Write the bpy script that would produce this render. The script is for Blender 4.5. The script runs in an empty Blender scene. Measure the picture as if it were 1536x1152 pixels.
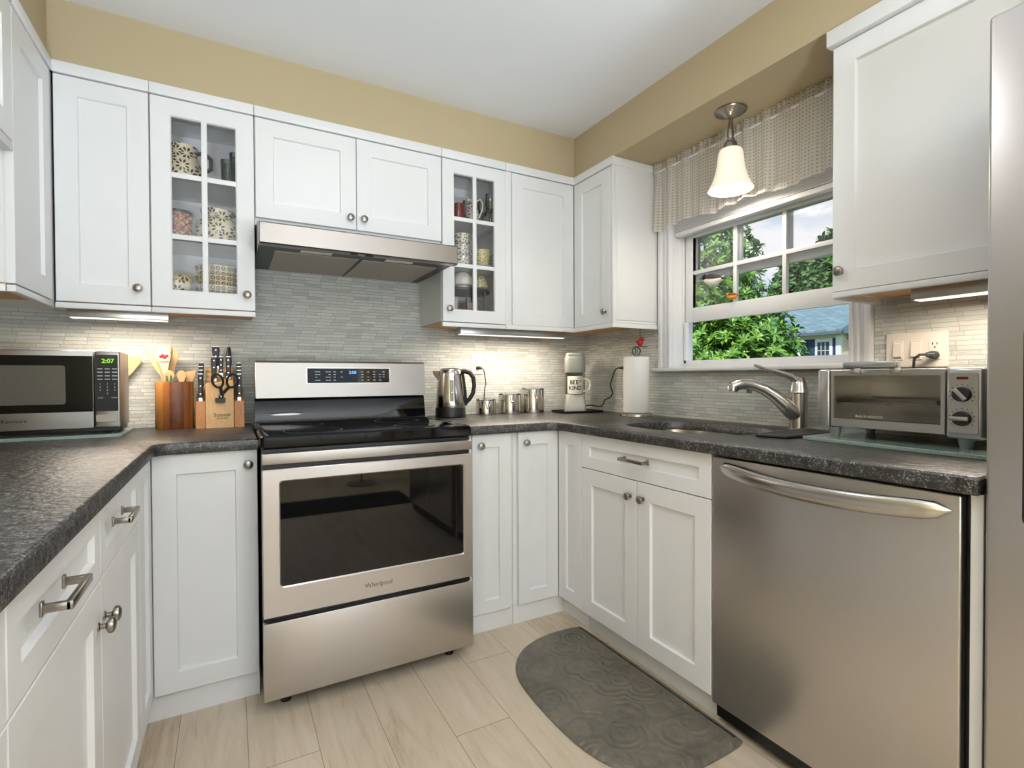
import bpy, bmesh, math, random
from mathutils import Matrix, Vector
random.seed(7)
PI = math.pi
SC = bpy.context.scene
COL = SC.collection

# ------------------------------------------------------------------ camera
H = 1.1219
_y, _t, _r = math.radians(28.967), math.radians(-0.754), math.radians(-0.231)
fw = Vector((math.sin(_y)*math.cos(_t), math.cos(_y)*math.cos(_t), math.sin(_t)))
rt0 = Vector((math.cos(_y), -math.sin(_y), 0)); up0 = rt0.cross(fw)
rt = rt0*math.cos(_r)+up0*math.sin(_r); up = up0*math.cos(_r)-rt0*math.sin(_r)
cd = bpy.data.cameras.new('camera'); cam = bpy.data.objects.new('camera', cd); COL.objects.link(cam)
cd.sensor_width = 36; cd.sensor_fit = 'HORIZONTAL'; cd.lens = 763.86/1536*36; cd.clip_start = .02; cd.clip_end = 300
cam.matrix_world = Matrix(((rt.x, up.x, -fw.x, 0), (rt.y, up.y, -fw.y, 0), (rt.z, up.z, -fw.z, H), (0, 0, 0, 1)))
SC.camera = cam

# ------------------------------------------------------------------ world, sun, exposure
SC.view_settings.view_transform = 'Standard'; SC.view_settings.look = 'None'
SC.view_settings.gamma = 1; SC.view_settings.exposure = -0.28; SC.view_settings.use_curve_mapping = False
SC.cycles.use_denoising = True
SC.cycles.max_bounces = 8; SC.cycles.diffuse_bounces = 4; SC.cycles.glossy_bounces = 4
SC.cycles.transmission_bounces = 6; SC.cycles.transparent_max_bounces = 12
SC.cycles.caustics_reflective = False; SC.cycles.caustics_refractive = False
SC.cycles.sample_clamp_indirect = 6; SC.cycles.blur_glossy = .5

def lin(v): v /= 255; return v/12.92 if v <= .04045 else ((v+.055)/1.055)**2.4
def rgb(r, g, b): return (lin(r), lin(g), lin(b), 1)

W = bpy.data.worlds.new('sky'); SC.world = W; W.use_nodes = True
n = W.node_tree.nodes; l = W.node_tree.links; n.clear()
wo = n.new('ShaderNodeOutputWorld'); bg = n.new('ShaderNodeBackground'); tc = n.new('ShaderNodeTexCoord')
sx = n.new('ShaderNodeSeparateXYZ'); l.new(tc.outputs['Generated'], sx.inputs[0])
rp = n.new('ShaderNodeValToRGB'); l.new(sx.outputs['Z'], rp.inputs[0])
e = rp.color_ramp.elements; e[0].position = 0; e[0].color = rgb(214, 230, 245); e[1].position = .5; e[1].color = rgb(104, 165, 225)
e2 = rp.color_ramp.elements.new(.18); e2.color = rgb(176, 212, 240)
mp = n.new('ShaderNodeMapping'); l.new(tc.outputs['Generated'], mp.inputs[0]); mp.inputs['Scale'].default_value = (2.2, 2.2, 5.0); mp.inputs['Location'].default_value = (.35, .2, .4)
nz = n.new('ShaderNodeTexNoise'); nz.inputs['Scale'].default_value = 1.6; nz.inputs['Detail'].default_value = 6; l.new(mp.outputs[0], nz.inputs['Vector'])
cr = n.new('ShaderNodeValToRGB'); l.new(nz.outputs[0], cr.inputs[0]); cr.color_ramp.elements[0].position = .45; cr.color_ramp.elements[1].position = .62
mx = n.new('ShaderNodeMix'); mx.data_type = 'RGBA'; l.new(cr.outputs[0], mx.inputs['Factor']); l.new(rp.outputs[0], mx.inputs[6]); mx.inputs[7].default_value = rgb(250, 250, 252)
l.new(mx.outputs[2], bg.inputs[0]); bg.inputs[1].default_value = 1.25; l.new(bg.outputs[0], wo.inputs[0])

def light(name, typ, loc, energy, color=(1, 1, 1), size=.3, size_y=None, d=(0, 0, -1), parent=None, spread=None):
    L = bpy.data.lights.new(name, typ); L.energy = energy; L.color = color
    if typ == 'AREA':
        L.size = size
        if size_y: L.shape = 'RECTANGLE'; L.size_y = size_y
        else: L.shape = 'DISK'
        if spread: L.spread = spread
    elif typ == 'POINT': L.shadow_soft_size = size
    elif typ == 'SUN': L.angle = size
    o = bpy.data.objects.new(name, L); COL.objects.link(o)
    q = Vector(d).to_track_quat('-Z', 'Y'); o.rotation_euler = q.to_euler(); o.location = loc
    if parent: o.parent = parent; o.location = Vector(loc)-wloc(parent)
    return o
def wloc(o):
    v = Vector((0, 0, 0))
    while o: v += o.location; o = o.parent
    return v

light('sun', 'SUN', (0, 0, 8), 4.6, (1, .96, .90), .01, d=(.62, .30, -.72))
# added fill light standing in for daylight at the unseen patio window
light('patio_fill', 'AREA', (.55, -2.74, 1.35), 15, (.88, .94, 1), 2.3, 1.9, d=(0, 1, 0))

# ------------------------------------------------------------------ materials
def nodes(name):
    m = bpy.data.materials.new(name); m.use_nodes = True
    t = m.node_tree; t.nodes.clear(); o = t.nodes.new('ShaderNodeOutputMaterial')
    b = t.nodes.new('ShaderNodeBsdfPrincipled'); t.links.new(b.outputs[0], o.inputs[0])
    return m, t, b
def N(t, typ, **kw):
    x = t.nodes.new(typ)
    for k, v in kw.items():
        if k.startswith('i_'):
            key = k[2:].replace('_', ' '); x.inputs[int(key) if key.isdigit() else key].default_value = v
        else: setattr(x, k, v)
    return x
def mth(t, op, a, b=None, c=None):
    x = t.nodes.new('ShaderNodeMath'); x.operation = op
    for i, v in enumerate((a, b, c)):
        if v is None: continue
        if isinstance(v, (int, float)): x.inputs[i].default_value = v
        else: t.links.new(v, x.inputs[i])
    return x.outputs[0]
def mixc(t, f, a, b, mode='MIX'):
    x = t.nodes.new('ShaderNodeMix'); x.data_type = 'RGBA'; x.blend_type = mode
    for k, v in ((0, f), (6, a), (7, b)):
        if isinstance(v, (int, float)): x.inputs[k].default_value = v
        elif isinstance(v, tuple): x.inputs[k].default_value = v
        else: t.links.new(v, x.inputs[k])
    return x.outputs[2]
def ramp(t, f, pts):
    x = t.nodes.new('ShaderNodeValToRGB'); t.links.new(f, x.inputs[0]); e = x.color_ramp.elements
    while len(e) < len(pts): e.new(.5)
    for q, (p, c) in zip(e, pts): q.position = p; q.color = c
    return x.outputs[0]
def objv(t, scale=(1, 1, 1), loc=(0, 0, 0)):
    c = t.nodes.new('ShaderNodeTexCoord'); m = t.nodes.new('ShaderNodeMapping')
    t.links.new(c.outputs['Object'], m.inputs[0]); m.inputs['Scale'].default_value = scale; m.inputs['Location'].default_value = loc
    return m.outputs[0]
def noise(t, v, s, d=3, r=.5, dist=0):
    x = t.nodes.new('ShaderNodeTexNoise'); t.links.new(v, x.inputs['Vector'])
    x.inputs['Scale'].default_value = s; x.inputs['Detail'].default_value = d; x.inputs['Roughness'].default_value = r; x.inputs['Distortion'].default_value = dist
    return x.outputs[0]
def bump(t, b, h, strength=.2, dist=.002):
    x = t.nodes.new('ShaderNodeBump'); t.links.new(h, x.inputs['Height']); x.inputs['Strength'].default_value = strength; x.inputs['Distance'].default_value = dist
    t.links.new(x.outputs[0], b.inputs['Normal'])

def plain(name, col, rough=.5, metal=0, var=.04, vs=12, coat=0, spec=.5, emis=None, es=0, trans=0, ior=1.45, alpha=1):
    m, t, b = nodes(name)
    if var:
        f = noise(t, objv(t), vs, 3)
        d = tuple(max(0, c*(1-var*2)) for c in col[:3])+(1,)
        t.links.new(mixc(t, f, d, tuple(min(1, c*(1+var)) for c in col[:3])+(1,)), b.inputs['Base Color'])
    else: b.inputs['Base Color'].default_value = col
    b.inputs['Roughness'].default_value = rough; b.inputs['Metallic'].default_value = metal
    b.inputs['Coat Weight'].default_value = coat; b.inputs['Specular IOR Level'].default_value = spec
    b.inputs['Transmission Weight'].default_value = trans; b.inputs['IOR'].default_value = ior; b.inputs['Alpha'].default_value = alpha
    if emis: b.inputs['Emission Color'].default_value = emis; b.inputs['Emission Strength'].default_value = es
    return m
def steel(name, col, rough=.27, axis=(1, 1, 120), aniso=.45, bs=.02):
    m, t, b = nodes(name)
    f = noise(t, objv(t, axis), 9, 4, .6)
    t.links.new(mixc(t, f, tuple(c*.93 for c in col[:3])+(1,), col), b.inputs['Base Color'])
    b.inputs['Metallic'].default_value = 1; b.inputs['Roughness'].default_value = rough
    b.inputs['Anisotropic'].default_value = aniso; b.inputs['Anisotropic Rotation'].default_value = .25
    tg = t.nodes.new('ShaderNodeTangent'); tg.direction_type = 'RADIAL'; tg.axis = 'Z'; t.links.new(tg.outputs[0], b.inputs['Tangent'])
    bump(t, b, f, bs, .001)
    return m
def glass(name, tint=(1, 1, 1, 1), refl=1.0, ior=1.45, rough=0):
    m = bpy.data.materials.new(name); m.use_nodes = True; t = m.node_tree; t.nodes.clear()
    o = t.nodes.new('ShaderNodeOutputMaterial'); a = N(t, 'ShaderNodeBsdfTransparent'); a.inputs[0].default_value = tint
    g = N(t, 'ShaderNodeBsdfGlossy'); g.inputs['Roughness'].default_value = rough
    f = N(t, 'ShaderNodeFresnel'); f.inputs[0].default_value = ior
    k = mth(t, 'MULTIPLY', f.outputs[0], refl)
    x = N(t, 'ShaderNodeMixShader'); t.links.new(k, x.inputs[0]); t.links.new(a.outputs[0], x.inputs[1]); t.links.new(g.outputs[0], x.inputs[2])
    t.links.new(x.outputs[0], o.inputs[0]); return m
def emit(name, col, s):
    m = bpy.data.materials.new(name); m.use_nodes = True; t = m.node_tree; t.nodes.clear()
    o = t.nodes.new('ShaderNodeOutputMaterial'); a = N(t, 'ShaderNodeEmission'); a.inputs[0].default_value = col; a.inputs[1].default_value = s
    t.links.new(a.outputs[0], o.inputs[0]); return m
def wood(name, c1, c2, sc=(6, 6, 1.2), rough=.45, ws=14, dist=6):
    m, t, b = nodes(name); v = objv(t, sc)
    f = noise(t, v, ws, 5, .6, dist*.1); g = noise(t, objv(t, tuple(s*4 for s in sc)), ws*2, 2)
    k = mth(t, 'ADD', mth(t, 'MULTIPLY', f, .75), mth(t, 'MULTIPLY', g, .25))
    t.links.new(ramp(t, k, [(.32, c1), (.68, c2)]), b.inputs['Base Color']); b.inputs['Roughness'].default_value = rough
    bump(t, b, g, .08, .001); return m

M = {}
M['white'] = plain('white_paint', rgb(234, 234, 234), .32, var=.01)
M['trimw'] = plain('white_trim_paint', rgb(228, 228, 230), .35, var=.01)
M['ceil'] = plain('ceiling_paint', rgb(240, 241, 243), .9, var=.01, vs=3)
M['tan'] = plain('tan_wall_paint', rgb(190, 174, 141), .85, var=.015, vs=4)
M['nickel'] = plain('brushed_nickel', rgb(156, 149, 140), .28, 1, var=.06, vs=60)
M['chrome'] = plain('polished_steel', rgb(196, 192, 187), .15, 1, var=.02, vs=30)
M['steel'] = steel('stainless_steel', rgb(203, 198, 194), .31)
M['steel_h'] = steel('stainless_hood', rgb(158, 151, 145), .34)
M['steel_b'] = steel('stainless_console', rgb(176, 171, 165), .42)
M['steel_s'] = steel('satin_sink_steel', rgb(190, 186, 180), .25, (120, 1, 1), .3)
M['black'] = plain('black_plastic', rgb(22, 22, 24), .35, var=.1)
M['blackg'] = plain('black_ceramic_glass', rgb(7, 7, 9), .05, var=0, spec=.4)
M['ovenglass'] = plain('dark_oven_glass', rgb(7, 7, 8), .03, var=0, spec=.55)
M['darkgrey'] = plain('dark_grey_enamel', rgb(52, 54, 54), .4, var=.05)
M['grey'] = plain('grey_plastic', rgb(128, 130, 132), .42, var=.03)
M['lgrey'] = plain('silver_plastic', rgb(196, 196, 196), .28, var=.03, metal=.85)
M['glass'] = glass('clear_pane')
M['winglass'] = glass('window_pane', refl=.6)
M['clear'] = glass('clear_glassware', (.93, .96, .95, 1), 2.2)
M['greenglass'] = glass('green_tinted_glass', (.62, .78, .70, 1), 1.8)
M['smoke'] = glass('smoky_plastic', (.55, .57, .55, 1), 1.2)
M['ink'] = plain('black_print', rgb(20, 20, 20), .5, var=0)
M['mark'] = plain('pale_print', rgb(205, 210, 215), .5, var=0)
M['etch'] = plain('etched_grey_print', rgb(88, 84, 80), .5, var=0)
M['birch'] = wood('birch_veneer', rgb(214, 160, 104), rgb(228, 180, 128), (1.2, 12, 12), .5)
M['beech'] = wood('beech_wood', rgb(206, 160, 104), rgb(226, 186, 132), (10, 10, 1.6), .5)
M['beech_d'] = wood('darker_beech', rgb(188, 122, 70), rgb(208, 148, 92), (10, 10, 1.6), .5)
M['lwood'] = wood('pale_utensil_wood', rgb(202, 160, 106), rgb(218, 182, 134), (8, 8, 2), .55)
M['cream'] = plain('cream_glaze', rgb(222, 210, 180), .25, var=.05, coat=.4)
M['wchina'] = plain('white_china', rgb(226, 220, 208), .2, var=.03, coat=.4)
M['sage'] = plain('sage_plastic', rgb(150, 152, 145), .38, var=.02)
M['paper'] = plain('paper_towel', rgb(232, 230, 226), .95, var=.02, vs=40)
M['plate'] = plain('switch_plate_plastic', rgb(232, 224, 214), .3, var=.01)
M['red'] = plain('red_glaze', rgb(120, 24, 24), .2, var=.1, coat=.4)
M['redp'] = plain('red_print', rgb(178, 30, 26), .5, var=.1)
M['greenp'] = plain('green_print', rgb(74, 116, 66), .5, var=.1)
M['orange'] = plain('orange_paint', rgb(236, 152, 40), .5, var=.1)
M['rubber'] = plain('black_cord_rubber', rgb(18, 17, 16), .5, var=.1)
M['lcdg'] = emit('green_digits', rgb(150, 230, 60), 1.6)
M['lcdb'] = emit('blue_digits', rgb(110, 180, 255), 1.8)
M['led'] = emit('warm_strip_diffuser', (1, .90, .76, 1), 2.2)
M['bulb'] = emit('lamp_dome_glow', (1, .96, .9, 1), 2.5)
M['nickel_l'] = plain('satin_nickel', rgb(198, 193, 186), .24, 1, var=.03, vs=60)

def m_tile():
    m, t, b = nodes('linear_stone_mosaic')
    c = t.nodes.new('ShaderNodeTexCoord'); s = t.nodes.new('ShaderNodeSeparateXYZ'); t.links.new(c.outputs['Object'], s.inputs[0])
    u = mth(t, 'ADD', s.outputs[0], s.outputs[1]); z = s.outputs[2]
    hgt, wid = .0152, .072
    row = mth(t, 'FLOOR', mth(t, 'DIVIDE', z, hgt))
    wn = N(t, 'ShaderNodeTexWhiteNoise'); wn.noise_dimensions = '1D'; t.links.new(row, wn.inputs['W'])
    uu = mth(t, 'ADD', mth(t, 'DIVIDE', u, wid), mth(t, 'MULTIPLY', wn.outputs[0], 7.3))
    colm = mth(t, 'FLOOR', uu)
    cb = N(t, 'ShaderNodeCombineXYZ'); t.links.new(row, cb.inputs[0]); t.links.new(colm, cb.inputs[1])
    w2 = N(t, 'ShaderNodeTexWhiteNoise'); w2.noise_dimensions = '2D'; t.links.new(cb.outputs[0], w2.inputs['Vector'])
    tone = w2.outputs[0]
    vs = objv(t, (9, 9, 70)); f = noise(t, vs, 6, 4, .6)
    k = mth(t, 'ADD', mth(t, 'MULTIPLY', tone, .62), mth(t, 'MULTIPLY', f, .45))
    colr = ramp(t, k, [(.10, rgb(150, 155, 151)), (.25, rgb(200, 204, 198)), (.6, rgb(219, 221, 214)), (.9, rgb(230, 229, 223))])
    fu = mth(t, 'FRACT', uu); fz = mth(t, 'FRACT', mth(t, 'DIVIDE', z, hgt))
    eu = mth(t, 'MINIMUM', fu, mth(t, 'SUBTRACT', 1, fu)); ez = mth(t, 'MINIMUM', fz, mth(t, 'SUBTRACT', 1, fz))
    mu = mth(t, 'GREATER_THAN', eu, .014); mz = mth(t, 'GREATER_THAN', ez, .085)
    body = mth(t, 'MULTIPLY', mu, mz)
    t.links.new(mixc(t, body, rgb(178, 176, 168), colr), b.inputs['Base Color'])
    b.inputs['Roughness'].default_value = .42
    w3 = N(t, 'ShaderNodeTexWhiteNoise'); w3.noise_dimensions = '3D'; t.links.new(cb.outputs[0], w3.inputs['Vector'])
    hh = mth(t, 'MULTIPLY', body, mth(t, 'ADD', .45, mth(t, 'ADD', mth(t, 'MULTIPLY', w3.outputs[0], .5), mth(t, 'MULTIPLY', f, .6))))
    bump(t, b, hh, 1.0, .008); return m
M['tile'] = m_tile()

def m_granite():
    m, t, b = nodes('leathered_black_granite')
    f = noise(t, objv(t), 260, 2, .6); g = noise(t, objv(t), 60, 4, .6)
    k = mth(t, 'ADD', mth(t, 'MULTIPLY', f, .65), mth(t, 'MULTIPLY', g, .35))
    t.links.new(ramp(t, k, [(.45, rgb(12, 12, 13)), (.53, rgb(38, 36, 34)), (.60, rgb(98, 95, 91)), (.67, rgb(164, 160, 154))]), b.inputs['Base Color'])
    h = noise(t, objv(t, (1, 1.0, 1)), 46, 4, .55, .4)
    h2 = noise(t, objv(t, (1, 1, 1)), 11, 2, .5)
    b.inputs['Roughness'].default_value = .37; b.inputs['Specular IOR Level'].default_value = .9
    bump(t, b, mth(t, 'ADD', h, mth(t, 'MULTIPLY', h2, .6)), .7, .005); return m
M['granite'] = m_granite()

def m_floor():
    m, t, b = nodes('light_oak_planks')
    c = t.nodes.new('ShaderNodeTexCoord'); s = t.nodes.new('ShaderNodeSeparateXYZ'); t.links.new(c.outputs['Object'], s.inputs[0])
    X, Y = s.outputs[0], s.outputs[1]; w, L = .19, 1.22
    xr = mth(t, 'DIVIDE', mth(t, 'SUBTRACT', X, .607), w); row = mth(t, 'FLOOR', xr); fx = mth(t, 'FRACT', xr)
    yy = mth(t, 'SUBTRACT', mth(t, 'DIVIDE', mth(t, 'SUBTRACT', Y, 1.465), L), mth(t, 'MULTIPLY', row, .2929))
    pl = mth(t, 'FLOOR', yy); fy = mth(t, 'FRACT', yy)
    cb = N(t, 'ShaderNodeCombineXYZ'); t.links.new(row, cb.inputs[0]); t.links.new(pl, cb.inputs[1])
    wn = N(t, 'ShaderNodeTexWhiteNoise'); wn.noise_dimensions = '2D'; t.links.new(cb.outputs[0], wn.inputs['Vector'])
    off = N(t, 'ShaderNodeVectorMath', operation='ADD'); v = objv(t, (5, .55, 1)); t.links.new(v, off.inputs[0])
    sc = N(t, 'ShaderNodeVectorMath', operation='SCALE'); t.links.new(wn.outputs['Color'], sc.inputs[0]); sc.inputs['Scale'].default_value = 20; t.links.new(sc.outputs[0], off.inputs[1])
    g = noise(t, off.outputs[0], 3.0, 6, .62, 1.6); g2 = noise(t, objv(t, (60, 2.5, 1)), 4, 3, .6)
    k = mth(t, 'ADD', mth(t, 'ADD', mth(t, 'MULTIPLY', g, .62), mth(t, 'MULTIPLY', g2, .22)), mth(t, 'MULTIPLY', wn.outputs[0], .16))
    col = ramp(t, k, [(.32, rgb(168, 146, 118)), (.45, rgb(199, 181, 156)), (.6, rgb(210, 193, 169)), (.75, rgb(217, 202, 181))])
    ex = mth(t, 'MINIMUM', fx, mth(t, 'SUBTRACT', 1, fx)); ey = mth(t, 'MINIMUM', fy, mth(t, 'SUBTRACT', 1, fy))
    seam = mth(t, 'MULTIPLY', mth(t, 'GREATER_THAN', ex, .006), mth(t, 'GREATER_THAN', ey, .0011))
    t.links.new(mixc(t, seam, rgb(146, 126, 102), col), b.inputs['Base Color']); b.inputs['Roughness'].default_value = .42
    bump(t, b, mth(t, 'ADD', mth(t, 'MULTIPLY', seam, .6), mth(t, 'MULTIPLY', g2, .3)), .25, .0015); return m
M['floor'] = m_floor()

def m_pattern(name, base, dark, scale, kind='petal', rough=.3):
    """painted motifs on a grid of cells laid over x and z"""
    m, t, b = nodes(name)
    c = t.nodes.new('ShaderNodeTexCoord'); s = t.nodes.new('ShaderNodeSeparateXYZ'); t.links.new(c.outputs['Object'], s.inputs[0])
    cb = N(t, 'ShaderNodeCombineXYZ'); t.links.new(mth(t, 'MULTIPLY', s.outputs[0], scale), cb.inputs[0]); t.links.new(mth(t, 'MULTIPLY', s.outputs[2], scale), cb.inputs[1])
    v = N(t, 'ShaderNodeTexVoronoi'); v.voronoi_dimensions = '2D'; v.inputs['Scale'].default_value = 1; v.inputs['Randomness'].default_value = .15 if kind == 'ring' else .7; t.links.new(cb.outputs[0], v.inputs['Vector'])
    if kind == 'ring':
        k = mth(t, 'ABSOLUTE', mth(t, 'SUBTRACT', v.outputs['Distance'], .30)); f = mth(t, 'LESS_THAN', k, .09)
        f = mth(t, 'MAXIMUM', f, mth(t, 'LESS_THAN', v.outputs['Distance'], .08))
    elif kind == 'petal':
        d = N(t, 'ShaderNodeVectorMath', operation='SUBTRACT'); t.links.new(cb.outputs[0], d.inputs[0]); t.links.new(v.outputs['Position'], d.inputs[1])
        q = t.nodes.new('ShaderNodeSeparateXYZ'); t.links.new(d.outputs[0], q.inputs[0])
        th = mth(t, 'ARCTAN2', q.outputs[1], q.outputs[0]); rr = v.outputs['Distance']
        a = mth(t, 'MULTIPLY', mth(t, 'ABSOLUTE', mth(t, 'SUBTRACT', mth(t, 'FRACT', mth(t, 'MULTIPLY', th, 8/(2*PI))), .5)), 2)
        tt = mth(t, 'DIVIDE', mth(t, 'SUBTRACT', rr, .14), .40); ok = mth(t, 'MULTIPLY', mth(t, 'GREATER_THAN', tt, 0), mth(t, 'LESS_THAN', tt, 1))
        f = mth(t, 'MULTIPLY', ok, mth(t, 'LESS_THAN', a, mth(t, 'MULTIPLY', mth(t, 'SINE', mth(t, 'MULTIPLY', tt, PI)), .62)))
    else: f = mth(t, 'LESS_THAN', v.outputs['Distance'], .26)
    t.links.new(mixc(t, f, base, dark), b.inputs['Base Color']); b.inputs['Roughness'].default_value = rough; b.inputs['Coat Weight'].default_value = .4
    return m
M['petal'] = m_pattern('cream_glaze_with_black_leaves', rgb(226, 212, 178), rgb(28, 24, 20), 21)
M['rings'] = m_pattern('cream_glaze_with_black_rings', rgb(214, 200, 166), rgb(30, 28, 26), 52, 'ring')
M['floral'] = m_pattern('white_china_with_sprigs', rgb(226, 220, 206), rgb(112, 92, 82), 70, 'dot')
M['ychina'] = m_pattern('yellow_china_with_sprigs', rgb(216, 206, 150), rgb(140, 132, 96), 80, 'dot')

def m_crock():
    m, t, b = nodes('acacia_staves')
    c = t.nodes.new('ShaderNodeTexCoord'); s = t.nodes.new('ShaderNodeSeparateXYZ'); t.links.new(c.outputs['Object'], s.inputs[0])
    st = mth(t, 'FLOOR', mth(t, 'DIVIDE', s.outputs[0], .024))
    wn = N(t, 'ShaderNodeTexWhiteNoise'); wn.noise_dimensions = '1D'; t.links.new(mth(t, 'ADD', st, 3.4), wn.inputs['W'])
    f = noise(t, objv(t, (14, 14, 3)), 5, 5, .6, .8)
    k = mth(t, 'ADD', mth(t, 'MULTIPLY', wn.outputs[0], .6), mth(t, 'MULTIPLY', f, .45))
    t.links.new(ramp(t, k, [(.18, rgb(84, 40, 20)), (.5, rgb(150, 86, 40)), (.85, rgb(196, 132, 66))]), b.inputs['Base Color'])
    b.inputs['Roughness'].default_value = .35; return m
M['crock'] = m_crock()

def m_mat():
    m, t, b = nodes('olive_vinyl_with_scrolls')
    f = noise(t, objv(t), 7, 4, .6); f2 = noise(t, objv(t), 40, 3, .6)
    k = mth(t, 'ADD', mth(t, 'MULTIPLY', f, .6), mth(t, 'MULTIPLY', f2, .4))
    t.links.new(ramp(t, k, [(.3, rgb(80, 75, 64)), (.7, rgb(124, 117, 101))]), b.inputs['Base Color'])
    b.inputs['Roughness'].default_value = .42
    v = N(t, 'ShaderNodeTexVoronoi'); t.links.new(objv(t, (1, 1, 0)), v.inputs['Vector']); v.inputs['Scale'].default_value = 9
    w = mth(t, 'SINE', mth(t, 'ADD', mth(t, 'MULTIPLY', v.outputs['Distance'], 30), mth(t, 'MULTIPLY', f, 16)))
    bump(t, b, mth(t, 'ADD', w, f2), .45, .003); return m
M['mat'] = m_mat()

def m_board():
    m, t, b = nodes('pebbled_green_tempered_glass')
    f = noise(t, objv(t), 160, 2); t.links.new(mixc(t, f, rgb(120, 146, 138), rgb(176, 194, 184)), b.inputs['Base Color'])
    b.inputs['Roughness'].default_value = .22; b.inputs['Coat Weight'].default_value = .6
    bump(t, b, f, .3, .001); return m
M['board'] = m_board()

def m_cloth():
    m = bpy.data.materials.new('sheer_waffle_check'); m.use_nodes = True; t = m.node_tree; t.nodes.clear()
    o = t.nodes.new('ShaderNodeOutputMaterial')
    u = t.nodes.new('ShaderNodeUVMap'); s = t.nodes.new('ShaderNodeSeparateXYZ'); t.links.new(u.outputs[0], s.inputs[0])
    fu = mth(t, 'FRACT', mth(t, 'MULTIPLY', s.outputs[0], 1)); fv = mth(t, 'FRACT', mth(t, 'MULTIPLY', s.outputs[1], 1))
    a = mth(t, 'GREATER_THAN', mth(t, 'ABSOLUTE', mth(t, 'SUBTRACT', fu, .5)), .19)
    c = mth(t, 'GREATER_THAN', mth(t, 'ABSOLUTE', mth(t, 'SUBTRACT', fv, .5)), .17)
    k = mth(t, 'MAXIMUM', a, c)
    col = mixc(t, k, rgb(196, 180, 166), rgb(240, 234, 224))
    d = N(t, 'ShaderNodeBsdfDiffuse'); t.links.new(col, d.inputs[0]); tr = N(t, 'ShaderNodeBsdfTranslucent'); t.links.new(col, tr.inputs[0])
    x = N(t, 'ShaderNodeMixShader'); x.inputs[0].default_value = .5; t.links.new(d.outputs[0], x.inputs[1]); t.links.new(tr.outputs[0], x.inputs[2])
    tp = N(t, 'ShaderNodeBsdfTransparent'); y = N(t, 'ShaderNodeMixShader')
    t.links.new(mth(t, 'SUBTRACT', .34, mth(t, 'MULTIPLY', k, .18)), y.inputs[0]); t.links.new(x.outputs[0], y.inputs[1]); t.links.new(tp.outputs[0], y.inputs[2])
    t.links.new(y.outputs[0], o.inputs[0]); return m
M['cloth'] = m_cloth()

def m_shade():
    m, t, b = nodes('frosted_lamp_glass')
    b.inputs['Base Color'].default_value = rgb(250, 240, 220); b.inputs['Roughness'].default_value = .35
    lw = N(t, 'ShaderNodeTexCoord')
    b.inputs['Subsurface Weight'].default_value = 0
    b.inputs['Emission Color'].default_value = (1, .88, .68, 1); b.inputs['Emission Strength'].default_value = .5
    return m
M['shade'] = m_shade()

def m_leaf(name, c1, c2, rough=.35):
    m, t, b = nodes(name)
    g = N(t, 'ShaderNodeNewGeometry'); f = g.outputs['Random Per Island']
    t.links.new(ramp(t, f, [(0, c1), (1, c2)]), b.inputs['Base Color']); b.inputs['Roughness'].default_value = rough
    return m
M['leaf'] = m_leaf('broad_green_leaf', rgb(44, 104, 30), rgb(146, 190, 76))
M['tleaf'] = m_leaf('dark_tree_leaf', rgb(40, 86, 36), rgb(112, 148, 70), .6)
M['bark'] = plain('brown_bark', rgb(86, 70, 56), .9, var=.2)
M['lawn'] = plain('mown_grass', rgb(98, 134, 60), .9, var=.25, vs=3)
M['siding'] = plain('cream_siding', rgb(222, 214, 196), .8, var=.05, vs=2)
M['shutter'] = plain('navy_shutter', rgb(40, 60, 96), .6, var=.05)
def m_roof():
    m, t, b = nodes('blue_grey_shingles')
    br = N(t, 'ShaderNodeTexBrick'); t.links.new(objv(t, (1, 1, 1)), br.inputs['Vector'])
    c = t.nodes.new('ShaderNodeTexCoord'); s = t.nodes.new('ShaderNodeSeparateXYZ'); t.links.new(c.outputs['Object'], s.inputs[0])
    cb = N(t, 'ShaderNodeCombineXYZ'); t.links.new(s.outputs[1], cb.inputs[0]); t.links.new(s.outputs[0], cb.inputs[1]); t.links.new(cb.outputs[0], br.inputs['Vector'])
    br.inputs['Scale'].default_value = 1; br.inputs['Brick Width'].default_value = .35; br.inputs['Row Height'].default_value = .16; br.inputs['Mortar Size'].default_value = .012
    br.inputs['Color1'].default_value = rgb(112, 138, 146); br.inputs['Color2'].default_value = rgb(136, 160, 166); br.inputs['Mortar'].default_value = rgb(88, 112, 122)
    t.links.new(br.outputs[0], b.inputs['Base Color']); b.inputs['Roughness'].default_value = .9; return m
M['roof'] = m_roof()

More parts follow.
